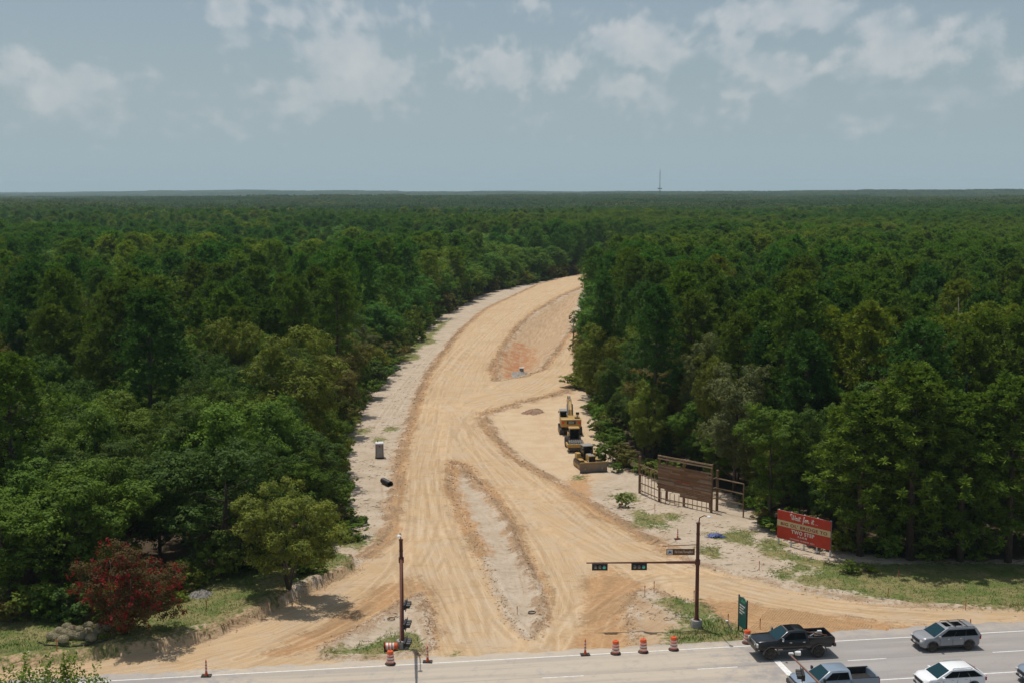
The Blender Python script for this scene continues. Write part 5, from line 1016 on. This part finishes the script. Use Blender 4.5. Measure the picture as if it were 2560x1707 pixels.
def pickup(label, px, py, rz, paintm, wr, lift, sunroof, cargo, trimm, rimm, L=5.95, hw=1.02, flare=None):
    x, y, z = on_road(px, py); t = thing('pickup_truck', label, 'pickup truck', (x, y, z), rz); b = L / 2; zb = .62 + lift; belt = 1.28 + lift; rail = 1.36 + lift; fl = .92 + lift
    ax = (b - 1.12, -b + 1.22); cabrear = -1.0
    top = [(-b, zb + .12), (-b, rail), (-b + .10, rail), (-b + .11, fl), (cabrear - .04, fl), (cabrear - .03, belt), (1.35, belt + .02), (1.55, belt + .03), (2.2, belt + .0), (b - .20, belt - .03), (b - .05, belt - .11), (b, zb + .35), (b - .02, zb + .06)]
    bd = body('body', paintm, t, top, zb, ax, wr, hw, x0=-b, x1=b, plan=.2)
    for s in (-1, 1):
        pr = [(-b + .02, fl - .02), (-b + .02, rail), (cabrear - .05, rail + .03), (cabrear - .05, fl - .02)]; MB().prism(pr, s * hw * .985 - .0, s * (hw - .12)).build('bed_side', paintm, t, bevel=.02); MB().box(((-b + cabrear) / 2, s * (hw - .135), (fl + rail) / 2 + .01), (b + cabrear - .12, .02, rail - fl)).build('bed_lining', M['black'], t); MB().box(((-b + cabrear) / 2, s * (hw - .07), rail + .025), (b + cabrear - .1, .11, .035)).build('bed_rail', M['black'], t)
    MB().box(((-b + cabrear) / 2 + .03, 0, fl + .012), (b + cabrear - .22, 2 * hw - .25, .02)).build('bed_liner', M['black'], t); MB().box((-b + .06, 0, (fl + rail) / 2 + .02), (.09, 2 * hw - .1, rail - fl)).build('tailgate', paintm, t, bevel=.02)
    cb = cabin(t, paintm, cabrear, 1.5, cabrear + .12, .62, belt - .01, belt + .62, hw * .96, hw * .76, M['darkglass'], (.07, .84), (.46,))
    if sunroof: MB().box((.22, 0, belt + .665), (.5, .95, .02)).build('sunroof', M['darkglass'], cb); [MB().box((.56, yy_, belt + .635), (.05, .07, .03)).build('marker_lamp', M['lamp'], cb) for yy_ in (-.5, -.25, 0, .25, .5)]
    MB().box((b - .0, 0, belt - .33), (.10, hw * 1.3, .42)).build('grille', M['chrome'] if sunroof else M['black'], t, bevel=.03)
    gl_ = t.children[-1] if t.children else t
    for i in range(4): MB().box((b + .06, 0, belt - .48 + .09 * i), (.03, hw * 1.1, .03)).build('grille_bar', M['black'] if sunroof else M['steel'], t)
    lights(t, b - .09, hw * .80, belt - .32, 1, -b + .03, rail - .26)
    MB().box((b - .02, 0, zb + .1), (.26, 2 * hw * .97, .30)).build('front_bumper', trimm, t, bevel=.05); MB().box((-b - .05, 0, zb + .1), (.22, 2 * hw * .94, .24)).build('rear_bumper', trimm, t, bevel=.04)
    for s in (-1, 1):
        MB().box((1.12, s * (hw + .15), belt + .16), (.14, .24, .26)).build('mirror', M['chrome'] if sunroof else M['black'], t, bevel=.04)
        for xx_ in (-.62, .42): MB().box((xx_, s * (hw + .005), belt - .16), (.2, .03, .045)).build('door_handle', M['chrome'], t)
        for xx_ in (-.9, .1, 1.15): MB().box((xx_, s * hw * .99, (zb + belt) / 2 + .05), (.012, .012, belt - zb - .2)).build('door_gap', M['black'], t)
        for a_ in ax: 
            wheel(t, a_, s * (hw - .16), wr, .30, rimm); mb = MB(); n = 12
            for k in range(n):
                c0, s0, c1, s1 = math.cos(PI * k / n), math.sin(PI * k / n), math.cos(PI * (k + 1) / n), math.sin(PI * (k + 1) / n); ri, ro = wr * 1.17, wr * 1.17 + .09; y0_, y1_ = s * (hw - .05), s * (hw + .035)
                q = [(a_ + r * c, y, wr + r * s_) for (r, c, s_, y) in ((ri, c0, s0, y1_), (ri, c1, s1, y1_), (ro, c1, s1, y1_), (ro, c0, s0, y1_))]; q2 = [(a_ + r * c, y, wr + r * s_) for (r, c, s_, y) in ((ro, c0, s0, y0_), (ro, c1, s1, y0_))]; mb.poly(q, s > 0); mb.poly([q[3], q[2], q2[1], q2[0]], s > 0); mb.poly([q[0], q[1], (q[1][0], y0_, q[1][2]), (q[0][0], y0_, q[0][2])], s < 0)
            mb.build('wheel_arch', flare or paintm, t, fix=False)
        MB().box((.1, s * (hw + .02), zb + .03), (1.9, .12, .06)).build('side_step', M['black'], t); MB().box((.2, s * hw * .985, zb + .12), (b * .95 - .2, .03, .18)).build('side_cladding', flare or paintm, t)
    MB().box((0, 0, zb + .06), (L - .7, hw * 1.25, .3)).build('chassis', M['rubber'], t)
    if cargo:
        g_ = random.Random(2); c = thing('cargo_pile', None, None); bpy.data.objects.remove(c)
        mb = MB(); mb.box((-b + 1.35, -.1, fl + .22), (.9, .8, .36)); MB().box((-b + 1.9, .45, fl + .16), (.5, .5, .26))
        tool = thing('tool_load', 'dark load of tools and boxes in the bed of the black pickup', 'tools', (x, y, z), rz)
        MB().box((-b + .95, -.1, fl + .2), (.75, .9, .36)).build('crate', M['dkmetal'], tool, bevel=.03); MB().tube([(-b + .4, .5, fl + .4), (-b + 1.9, -.4, fl + .46)], .05, 6).build('bar', M['rust'], tool); MB().tube([(-b + .6, -.6, fl + .38), (-b + 1.8, .5, fl + .42)], .04, 6).build('bar', M['steel'], tool)
        MB().box((-b + .7, -.3, fl + .44), (.3, .22, .14)).build('white_box', M['white'], tool); MB().lathe([(.2, 0), (.22, .1), (.2, .3), (.05, .32)], (-b + 1.7, .5, fl + .03), seg=12).build('bucket', M['dkmetal'], tool)
    return t
def suv(label, px, py, rz, paintm, panels, L=4.95, hw=.985, wr=.385, rimm=None, hgt=1.75, slope=.75):
    x, y, z = on_road(px, py); t = thing('suv', label, 'car', (x, y, z), rz); b = L / 2; zb = .36; belt = 1.13; ax = (b - .98, -b + 1.07)
    top = [(-b + .02, zb + .12), (-b, .75), (-b + .04, belt), (-b + .3, belt + .03), (1.1, belt + .0), (1.45, belt + .0), (2.0, belt - .03), (b - .22, belt - .09), (b - .06, belt - .22), (b, .62), (b - .02, zb + .05)]
    body('body', paintm, t, top, zb, ax, wr, hw, x0=-b, x1=b, plan=.28)
    cb = cabin(t, paintm, -b + .05, 1.42, -b + slope, .42, belt - .02, hgt, hw * .96, hw * .82, M['darkglass'], (.07, .90), (.34, .60))
    if panels:
        MB().box((.02, 0, hgt + .035), (.46, .84, .02)).build('roof_window', M['darkglass'], cb); MB().box((-.80, 0, hgt + .04), (.72, .84, .02)).build('roof_window', M['darkglass'], cb)
        for xx_ in (-.40, -1.34): MB().box((xx_, 0, hgt + .11), (.05, 1.46, .03)).build('roof_bar', M['black'], cb)
    for s in (-1, 1): MB().tube([(.2, s * hw * .74, hgt + .02), (.1, s * hw * .74, hgt + .07), (-b + slope + .3, s * hw * .74, hgt + .07), (-b + slope + .15, s * hw * .74, hgt + .0)], .022, 6).build('roof_rail', M['black'] if panels else M['steel'], cb)
    MB().box((b - .04, 0, .78), (.08, hw * 1.12, .20)).build('grille', M['black'], t, bevel=.02); MB().box((b + .0, 0, .47), (.08, hw * 1.3, .14)).build('air_intake', M['black'], t, bevel=.02); MB().box((b + .05, 0, .60), (.02, .34, .13)).build('number_plate', M['white'], t)
    lights(t, b - .13, hw * .76, .80, 1, -b + .09, .98, (.16, .26, .16), (.10, .08, .34))
    MB().box((0, 0, zb + .02), (L - .6, hw * 1.3, .2)).build('chassis', M['rubber'], t)
    for s in (-1, 1):
        MB().box((1.02, s * (hw + .09), belt + .06), (.16, .26, .18)).build('mirror', paintm, t, bevel=.04)
        for xx_ in (.28, -.72): MB().box((xx_, s * (hw - .0), belt - .13), (.18, .03, .04)).build('door_handle', M['chrome'], t)
        for xx_ in (.95, -.08, -1.02): MB().box((xx_, s * hw * .992, .72), (.012, .012, .55)).build('door_gap', M['black'], t)
        MB().box((0, s * hw * .99, zb + .05), (b * 1.05, .04, .12)).build('sill', M['black'], t)
        for a_ in ax:
            wheel(t, a_, s * (hw - .13), wr, .24, rimm or M['black']); mb = MB(); n = 12; ri, ro = wr * 1.14, wr * 1.14 + .06; y1_ = s * (hw + .006)
            for k in range(n):
                c0, s0, c1, s1 = math.cos(PI * k / n), math.sin(PI * k / n), math.cos(PI * (k + 1) / n), math.sin(PI * (k + 1) / n); mb.poly([(a_ + ri * c0, y1_, wr + ri * s0), (a_ + ri * c1, y1_, wr + ri * s1), (a_ + ro * c1, y1_, wr + ro * s1), (a_ + ro * c0, y1_, wr + ro * s0)], s > 0)
            mb.build('wheel_arch', M['dkmetal'], t, fix=False)
    return t
HD = RANG + PI
blk = paint('black paint', (.004, .0045, .006), .3, amt=.02); slv = paint('silver grey paint', (.27, .275, .29), .3, amt=.25); wht = paint('white paint', (.80, .80, .80), .3, amt=.12); blu = paint('blue-grey paint', (.20, .25, .31), .3, amt=.15); mud = paint('brown trim', (.045, .032, .026), .5)
pickup('lifted black pickup truck with large black wheels and a sunroof, next to the last drum', 1977, 1634, HD, blk, .47, .2, True, True, mud, M['black'], L=6.1, flare=mud)
suv('silver grey car with two dark roof windows and black roof bars', 2363, 1615, HD, slv, True, L=5.0, slope=.42)
pickup('blue-grey pickup truck with an empty black bed at the bottom edge of the photo', 2082, 1731, HD, blu, .40, .02, False, False, M['black'], M['steel'], L=5.95)
suv('white car at the bottom edge of the photo below the silver one', 2373, 1719, HD, wht, False, L=4.75, hgt=1.68, slope=.95, rimm=M['steel'])
suv('blue-grey car of which only the nose shows at the right edge of the photo', 2630, 1702, HD, blu, False, L=4.8, rimm=M['steel'])
x, y = P(1497, 676); 
far = pickup('pale pickup truck far away where the dirt road meets the woods', 1977, 1634, R(100), wht, .40, .0, False, False, M['steel'], M['black'], L=5.6); far.location = (x, y, gz(x, y)); 
# ------------------------------------------------------------------ earth-moving machines
def track(par, x0, x1, y, w, h, name='track'):
    r_ = h / 2; pr = []; n = 9
    for k in range(n + 1): a = -PI / 2 + PI * k / n; pr.append((x1 - r_ + r_ * math.cos(a), r_ + r_ * math.sin(a)))
    for k in range(n + 1): a = PI / 2 + PI * k / n; pr.append((x0 + r_ + r_ * math.cos(a), r_ + r_ * math.sin(a)))
    tk = MB().prism(pr, y - w / 2, y + w / 2).build(name, M['track'], par); mb = MB(); per = []; 
    tot = 0; seg = [(pr[i], pr[(i + 1) % len(pr)]) for i in range(len(pr))]
    d = 0; step = .22
    for (ax_, az__), (bx_, bz_) in seg:
        L_ = math.hypot(bx_ - ax_, bz_ - az__)
        while d < L_:
            t_ = d / L_; x_, z_ = ax_ + (bx_ - ax_) * t_, az__ + (bz_ - az__) * t_; an = math.atan2(bz_ - az__, bx_ - ax_); mb.box((x_, y, z_), (.05, w + .03, .09), Matrix.Rotation(-an, 3, 'Y')); d += step
        d -= L_
    mb.build('track_shoes', M['dkmetal'], tk, smooth=0)
    for k in range(5): MB().lathe([(r_ * .45, -w * .52), (r_ * .45, w * .52)], ((x0 + r_) + (x1 - x0 - 2 * r_) * k / 4, y, r_ * .8), 'Y', 12).build('roller_wheel', M['yellow'], tk)
    return tk
def cab_frame(par, c, sz, roofm, mat=None):
    cx_, cy_, cz_ = c; sx_, sy_, sz__ = sz; cb = MB().box((cx_, cy_, cz_ + .12), (sx_, sy_, .24)).build('cab', mat or M['dkmetal'], par)
    for a in (-1, 1):
        for b_ in (-1, 1): MB().box((cx_ + a * (sx_ / 2 - .05), cy_ + b_ * (sy_ / 2 - .05), cz_ + sz__ / 2), (.1, .1, sz__)).build('pillar', mat or M['dkmetal'], cb)
    MB().box((cx_, cy_, cz_ + sz__ * .55), (sx_ - .06, sy_ - .06, sz__ * .72)).build('window', M['darkglass'], cb); MB().box((cx_, cy_, cz_ + sz__ + .05), (sx_ + .16, sy_ + .16, .12), taper=.93).build('roof', roofm, cb, bevel=.03)
    for b_ in (-1, 1): MB().box((cx_ + sx_ / 2 + .06, cy_ + b_ * (sy_ / 2 + .12), cz_ + sz__ * .8), (.06, .14, .22)).build('mirror', M['black'], cb)
    return cb
# bulldozer, blade towards the camera
x, y, z = put(1471, 1170); D_ = thing('bulldozer', 'yellow bulldozer with a wide grey blade facing the camera, nearest of the three machines', 'bulldozer', (x, y, z), R(-90 + 13))
for s in (-1, 1): track(D_, -2.0, 1.75, s * 1.12, .62, 1.05)
MB().box((-.2, 0, .75), (3.0, 1.5, .7)).build('chassis', M['yellow'], D_, bevel=.04); hd = MB().box((.85, 0, 1.45), (1.55, .86, 1.0)).build('engine_hood', M['yellow'], D_, bevel=.05)
MB().box((.8, 0, 1.965), (1.4, .74, .04)).build('hood_top', M['grey'], hd); MB().box((1.64, 0, 1.38), (.05, .80, .98)).build('grille', M['black'], hd); MB().tube([(.6, .2, 1.95), (.6, .2, 2.5)], .06, 8).build('exhaust', M['black'], hd)
cab_frame(D_, (-.75, 0, 1.1), (1.35, 1.25, 1.75), M['grey'])
for s in (-1, 1): MB().box((-1.35, s * 1.0, 1.42), (1.1, .62, .75), taper=.85).build('fuel_tank', M['yellow'], D_, bevel=.06); MB().box((-.1, s * .98, 1.16), (1.2, .56, .12)).build('fender', M['yellow'], D_, bevel=.02); MB().box((1.4, s * 1.12, .5), (1.9, .16, .22)).build('push_arm', M['yellow'], D_); MB().tube([(1.2, s * .45, 1.35), (2.2, s * .5, .95)], .06, 8).build('lift_cylinder', M['chrome'], D_)
pr = [(2.25 + .22 * math.cos(a), .62 + .68 * math.sin(a)) for a in [(-1.25 + 2.5 * k / 8) for k in range(9)]]; bl_ = [(2.5 - (p[0] - 2.25) * 1.0, p[1]) for p in pr]
mbx = MB(); ins_ = [(p[0] - .09, p[1]) for p in bl_][::-1]; mbx.prism(bl_ + ins_, -1.78, 1.78); B2 = mbx.build('blade', varied('worn blade', (.16, .15, .145), (.22, .17, .12), .45, 2.0, .5), D_); MB().box((2.33, 0, 1.27), (.16, 3.5, .14)).build('blade_edge', M['yellow'], B2, bevel=.02); MB().box((2.33, 0, .06), (.1, 3.62, .16)).build('cutting_edge', M['track'], B2)
# padfoot roller, drum towards the camera
x, y, z = put(1436, 1122); r0 = thing('padfoot_roller', 'yellow soil compactor with a studded steel drum, between the excavator and the bulldozer', 'roller', (x, y, z), R(-90 + 4))
dm = MB().lathe([(.70, -1.0), (.72, -.98), (.72, .98), (.70, 1.0)], (1.3, 0, .78), 'Y', 32).build('drum', M['dkmetal'], r0); pd = MB()
for k in range(18):
    for j in range(7):
        a = 2 * PI * (k + .5 * (j % 2)) / 18; pd.box((1.3 + .76 * math.cos(a), -.86 + .287 * j, .78 + .76 * math.sin(a)), (.13, .15, .15), Matrix.Rotation(-a, 3, 'Y'), .8)
pd.build('drum_pads', M['grey'], dm, smooth=0)
MB().box((2.28, 0, .95), (.28, 2.5, .42)).build('front_frame', M['yellow'], r0, bevel=.05); MB().box((2.25, 0, .58), (.10, 2.1, .3)).build('scraper', M['dkmetal'], r0)
for s in (-1, 1): MB().box((1.3, s * 1.14, .92), (2.1, .18, .4)).build('side_frame', M['yellow'], r0, bevel=.03); wheel(r0, -1.9, s * .82, .74, .55, M['yellow'])
MB().box((.2, 0, .95), (.6, 1.4, .5)).build('rear_frame', M['yellow'], r0, bevel=.04); MB().box((-2.2, 0, 1.35), (2.1, 1.25, .95)).build('engine_hood', M['yellow'], r0, bevel=.08); MB().tube([(-2.0, .3, 1.8), (-2.0, .3, 2.4)], .06, 8).build('exhaust', M['black'], r0)
cab_frame(r0, (-.55, 0, 1.25), (1.25, 1.35, 1.6), M['yellow'], M['dkmetal'])
# excavator, counterweight towards the camera
x, y, z = put(1425, 1080); E_ = thing('excavator', 'yellow excavator seen from behind, boom raised, farthest of the three machines', 'excavator', (x, y, z), R(90 + 1))
for s in (-1, 1): track(E_, -2.1, 2.2, s * 1.32, .66, 1.0)
MB().box((0, 0, .75), (2.4, 2.0, .5)).build('undercarriage', M['dkmetal'], E_); MB().lathe([(.75, .95), (.75, 1.2)], seg=24).build('turntable', M['dkmetal'], E_)
MB().box((-.3, 0, 1.75), (3.4, 2.9, 1.1)).build('house', M['yellow'], E_, bevel=.06); cw = MB().prism([(-2.0, 1.15), (-2.55, 1.35), (-2.72, 1.75), (-2.68, 2.38), (-2.45, 2.5), (-1.9, 2.5)], -1.46, 1.46).build('counterweight', M['yellow'], E_, bevel=.05)
MB().box((-2.735, 0, 1.98), (.05, 1.25, .46)).build('vent_panel', M['black'], cw); pt = MB().box((-2.77, 0, 2.0), (.03, .8, .30)).build('plate', M['steel'], cw); MB().box((-2.79, 0, 2.0), (.02, .62, .06)).build('plate_writing', M['black'], pt)
for s in (-1, 1): MB().box((-2.72, s * 1.18, 1.98), (.04, .32, .34)).build('reflector', Mat('reflector', .4, (.72, .07, .03)).m, cw)
MB().box((-2.0, -.9, 2.53), (.9, .7, .1)).build('hood_vent', M['black'], E_); MB().tube([(-1.2, -.95, 2.3), (-1.2, -.95, 2.95)], .07, 8).build('exhaust', M['black'], E_)
cab_frame(E_, (.75, .98, 1.3), (1.6, .95, 1.85), M['grey']); MB().box((.9, -1.15, 2.65), (.06, .5, .35)).build('mirror', M['black'], E_); MB().tube([(.9, -1.3, 2.3), (.9, -1.3, 2.8)], .025, 6).build('handrail', M['black'], E_)
bm_ = [(.9, 1.9), (1.6, 3.1), (3.4, 4.15), (4.2, 4.25), (6.1, 3.8), (6.15, 3.45), (4.2, 3.7), (3.6, 3.55), (2.3, 2.6), (1.6, 1.8)]; bo = MB().prism(bm_, -.28, .28).build('boom', M['yellow'], E_, loc=(0, -.15, 0), bevel=.03)
MB().prism([(5.7, 4.3), (6.1, 4.4), (6.6, 3.7), (6.2, 1.2), (5.95, 1.2), (5.9, 3.4)], -.2, .2).build('stick', M['yellow'], E_, loc=(0, -.15, 0), bevel=.02); MB().tube([(3.3, 0, 4.25), (5.75, 0, 4.35)], .09, 8).build('stick_cylinder', M['chrome'], E_, loc=(0, -.15, 0))
for s in (-1, 1): MB().tube([(1.9, s * .38, 1.9), (3.3, s * .38, 3.6)], .09, 8).build('boom_cylinder', M['chrome'], E_, loc=(0, -.15, 0)); MB().tube([(1.0, s * .2, 2.6), (1.8, s * .2, 3.5), (3.4, s * .2, 4.3), (5.6, s * .2, 4.5)], .03, 6).build('hose', M['black'], bo)
MB().prism([(6.3, 1.5), (5.6, 1.3), (5.2, .6), (5.4, .1), (6.1, .05), (6.5, .6)], -.55, .55).build('bucket', M['dkmetal'], E_, loc=(0, -.15, 0))
# ------------------------------------------------------------------ loose ground stuff: clods, litter, grass
def scatter_mesh(pts_, rad, name, mat, seed):
    g = np.random.default_rng(seed); base = np.array([(0, 0, 1), (.9, 0, .2), (.28, .85, .25), (-.72, .53, .2), (-.72, -.53, .25), (.28, -.85, .2), (.6, .5, -.7), (-.5, .6, -.7), (-.4, -.7, -.7), (.6, -.4, -.7)]); T = [(0, 1, 2), (0, 2, 3), (0, 3, 4), (0, 4, 5), (0, 5, 1), (1, 6, 2), (2, 6, 7), (2, 7, 3), (3, 7, 8), (3, 8, 4), (4, 8, 5), (8, 9, 5), (5, 9, 1), (9, 6, 1)]
    n = len(pts_); V = base[None] * g.uniform(.65, 1.3, (n, 10, 1)) * rad[:, None, None] * g.uniform(.6, 1.4, (n, 1, 3)); a = g.uniform(0, 6.28, n); c, s = np.cos(a)[:, None], np.sin(a)[:, None]
    V = np.stack([V[..., 0] * c - V[..., 1] * s, V[..., 0] * s + V[..., 1] * c, V[..., 2] * .7], -1) + pts_[:, None]; Q = (np.array(T)[None] + np.arange(n)[:, None, None] * 10).reshape(-1, 3); return tag(link(name, npmesh(name, V.reshape(-1, 3), Q, mat)), kind='stuff')
def along(poly, n, sd, seed, closed=True, ymax=330):
    g = np.random.default_rng(seed); p = np.array(poly); q = np.roll(p, -1, 0) if closed else np.vstack([p[1:], p[-1:]]); L = np.hypot(*(q - p).T) * ((p[:, 1] < ymax) & (q[:, 1] < ymax) & (p[:, 1] > 88)); k = g.choice(len(p), n, p=L / L.sum()); t = g.uniform(0, 1, (n, 1)); o = p[k] + (q[k] - p[k]) * t + g.normal(0, 1, (n, 2)) * sd; return o
pp = np.vstack([along(LANE, 5200, .5, 1), along(MEDIAN, 2600, .35, 2), along(ISL_L, 1100, .3, 3), along(ISL_R, 1100, .4, 4), along(TERR, 1500, .35, 5)]); pp = pp[(rv(pp[:, 0], pp[:, 1]) > 1.2) & (np.abs(pp[:, 0]) < .46 * pp[:, 1])]
pz = hz(pp[:, 0], pp[:, 1]); g = np.random.default_rng(9); rd = .035 + .07 * g.random(len(pp)) ** 3 + .03 * (g.random(len(pp)) > .93); rd *= np.where(pp[:, 1] > 140, 1.5, 1); cld = varied('earth clods', (.40, .255, .145), (.28, .18, .11), .95, .8)
scatter_mesh(np.column_stack([pp, pz]), rd, 'dirt_clods', cld, 3)
# twigs and bark littered on the cleared sand
g = np.random.default_rng(21); n = 30000; cx = g.uniform(-60, 80, n); cy = 95 + 150 * g.random(n) ** 1.5; ok = (sdf(cx, cy, CLEAR) > -2) & (lane_sdf(cx, cy) < -1) & (rv(cx, cy) > 2) & (np.maximum.reduce([sdf(cx, cy, p) for p in GRASS]) < 1) & (sdf(cx, cy, MEDIAN) < 0) & ((wav(cx, cy, 5.0) + .5 * wav(cx, cy, 1.7, 2)) > -.1) & ~((cy > 128) & (cx / cy > -.05) & (cx / cy < .075)); cx, cy = cx[ok], cy[ok]; m_ = len(cx); a = g.normal(.3, .9, m_); L_ = .06 + .4 * g.random(m_) ** 3; dx, dy = np.cos(a) * L_, np.sin(a) * L_; cz = hz(cx, cy) + .03; wv = .010 + .014 * g.random(m_)
V = np.stack([np.stack([cx - dx, cy - dy, cz], 1), np.stack([cx - dx, cy - dy - wv * 2, cz - .03], 1), np.stack([cx + dx, cy + dy, cz + .02], 1), np.stack([cx, cy, cz + wv * 2.4], 1)], 1).reshape(-1, 3); i = np.arange(m_)[:, None] * 4
tag(link('twig_litter', npmesh('twig_litter', V, np.concatenate([i + np.array([0, 1, 3]), i + np.array([1, 2, 3]), i + np.array([0, 3, 2]), i + np.array([0, 2, 1])], 0), varied('twigs', (.26, .2, .15), (.14, .105, .08), .9, .6))), kind='stuff')
# grass blades
g = np.random.default_rng(31); n = 330000; cx = g.uniform(-62, 80, n); cy = 86 + 75 * g.random(n) ** 1.4; sg = np.full(n, -9.0)
for p in GRASS[:5]: sg = np.maximum(sg, sdf(cx, cy, p))
for a_, b_, r_ in SPOTS: sg = np.maximum(sg, r_ - np.hypot(cx - a_, (cy - b_) * .6))
ok = (sg + 1.1 * (wav(cx, cy, 2.0) + .6 * wav(cx, cy, .8, 1)) > .35) & (rv(cx, cy) > 1.3) & (np.abs(cx) < .45 * cy) & (lane_sdf(cx, cy) < .3); cx, cy = cx[ok], cy[ok]; m_ = len(cx); h_ = (.10 + .22 * g.random(m_) ** 2) * np.where((rv(cx, cy) < 6) & (cx > 5), 1.6, .8); a = g.uniform(0, 6.28, m_); w_ = .018 + .02 * g.random(m_); cz = hz(cx, cy) - .02; lx, ly = g.normal(0, .5, m_) * h_, g.normal(0, .5, m_) * h_
V = np.stack([np.stack([cx - np.cos(a) * w_, cy - np.sin(a) * w_, cz], 1), np.stack([cx + np.cos(a) * w_, cy + np.sin(a) * w_, cz], 1), np.stack([cx + lx, cy + ly, cz + h_], 1)], 1).reshape(-1, 3)
gm_ = Mat('grass blades', .7, spec=.1); ge = gm_.n.new('ShaderNodeNewGeometry'); g1 = gm_.noise(gm_.coord(), .35, 5, .6); cc = gm_.mix(gm_.ramp(g1, .4, .6), (.105, .17, .03), (.25, .225, .095)); cc = gm_.mix(gm_.ramp(ge.outputs['Random Per Island'], 0, 1, 0, .5), cc, (.07, .14, .02)); gm_.color(cc)
tag(link('grass', npmesh('grass', V, np.arange(m_ * 3).reshape(-1, 3), gm_.m)), kind='stuff'); print('grass', m_)

def pile(px, py, rx, ry, h, label, mat, seed, name='dirt_pile'):
    x, y, z = put(px, py); g = np.random.default_rng(seed); n = 34; X, Y = np.meshgrid(np.linspace(-1, 1, n), np.linspace(-1, 1, n)); an_ = np.arctan2(Y, X); r_ = np.hypot(X, Y) * (1.12 + .16 * np.sin(2 * an_ + seed) + .12 * np.sin(5 * an_ + 2 * seed) + .07 * np.sin(9 * an_)); Z = h * np.clip(1.15 - r_ ** 1.3 * 1.5, -.9, 1) * (1 + .35 * wav(X * 3 + seed, Y * 3, 1.)) + g.normal(0, .05, X.shape) * (r_ < .95); idx = np.arange(n * n).reshape(n, n)
    Q = np.stack([idx[:-1, :-1], idx[:-1, 1:], idx[1:, 1:], idx[1:, :-1]], -1).reshape(-1, 4); Z = Z - .02; o = link(name, npmesh(name, np.stack([X.ravel() * rx, Y.ravel() * ry, Z.ravel()], 1), Q, mat, False), None, (x, y, z)); tag(o, label, 'pile'); return o
pile(1334, 1030, 2.3, 3.2, .55, 'low dark heap of red-brown dirt on the sand left of the excavator', varied('dark earth', (.24, .13, .08), (.32, .23, .16), .95, 1.5), 3)
pile(1302, 934, 1.8, 4.0, .35, 'grey gravel heap at the near end of the brown hollow', varied('grey gravel', (.33, .30, .26), (.24, .21, .18), .95, 3), 5, 'gravel_pile')
x, y, z = put(1304, 932); ib = thing('inlet_box', 'small pale concrete box standing in the grey gravel heap', 'concrete box', (x, y, z + .2)); MB().box((0, 0, .4), (.8, .8, .8)).build('box_wall', M['conc'], ib, bevel=.03); MB().box((0, 0, .83), (.95, .95, .07)).build('box_lid', M['white'], ib, bevel=.02)
pile(500, 1486, 1.5, 1.3, .35, 'pale heap of gravel in the shade right of the red-flowering tree', varied('pale gravel', (.30, .275, .24), (.21, .19, .165), .95, 5), 8, 'gravel_pile')

hb = MB().box((0, 6900, 66), (22000, 14600, 152)); HZ = tag(hb.build('haze', hm, smooth=0), kind='stuff')
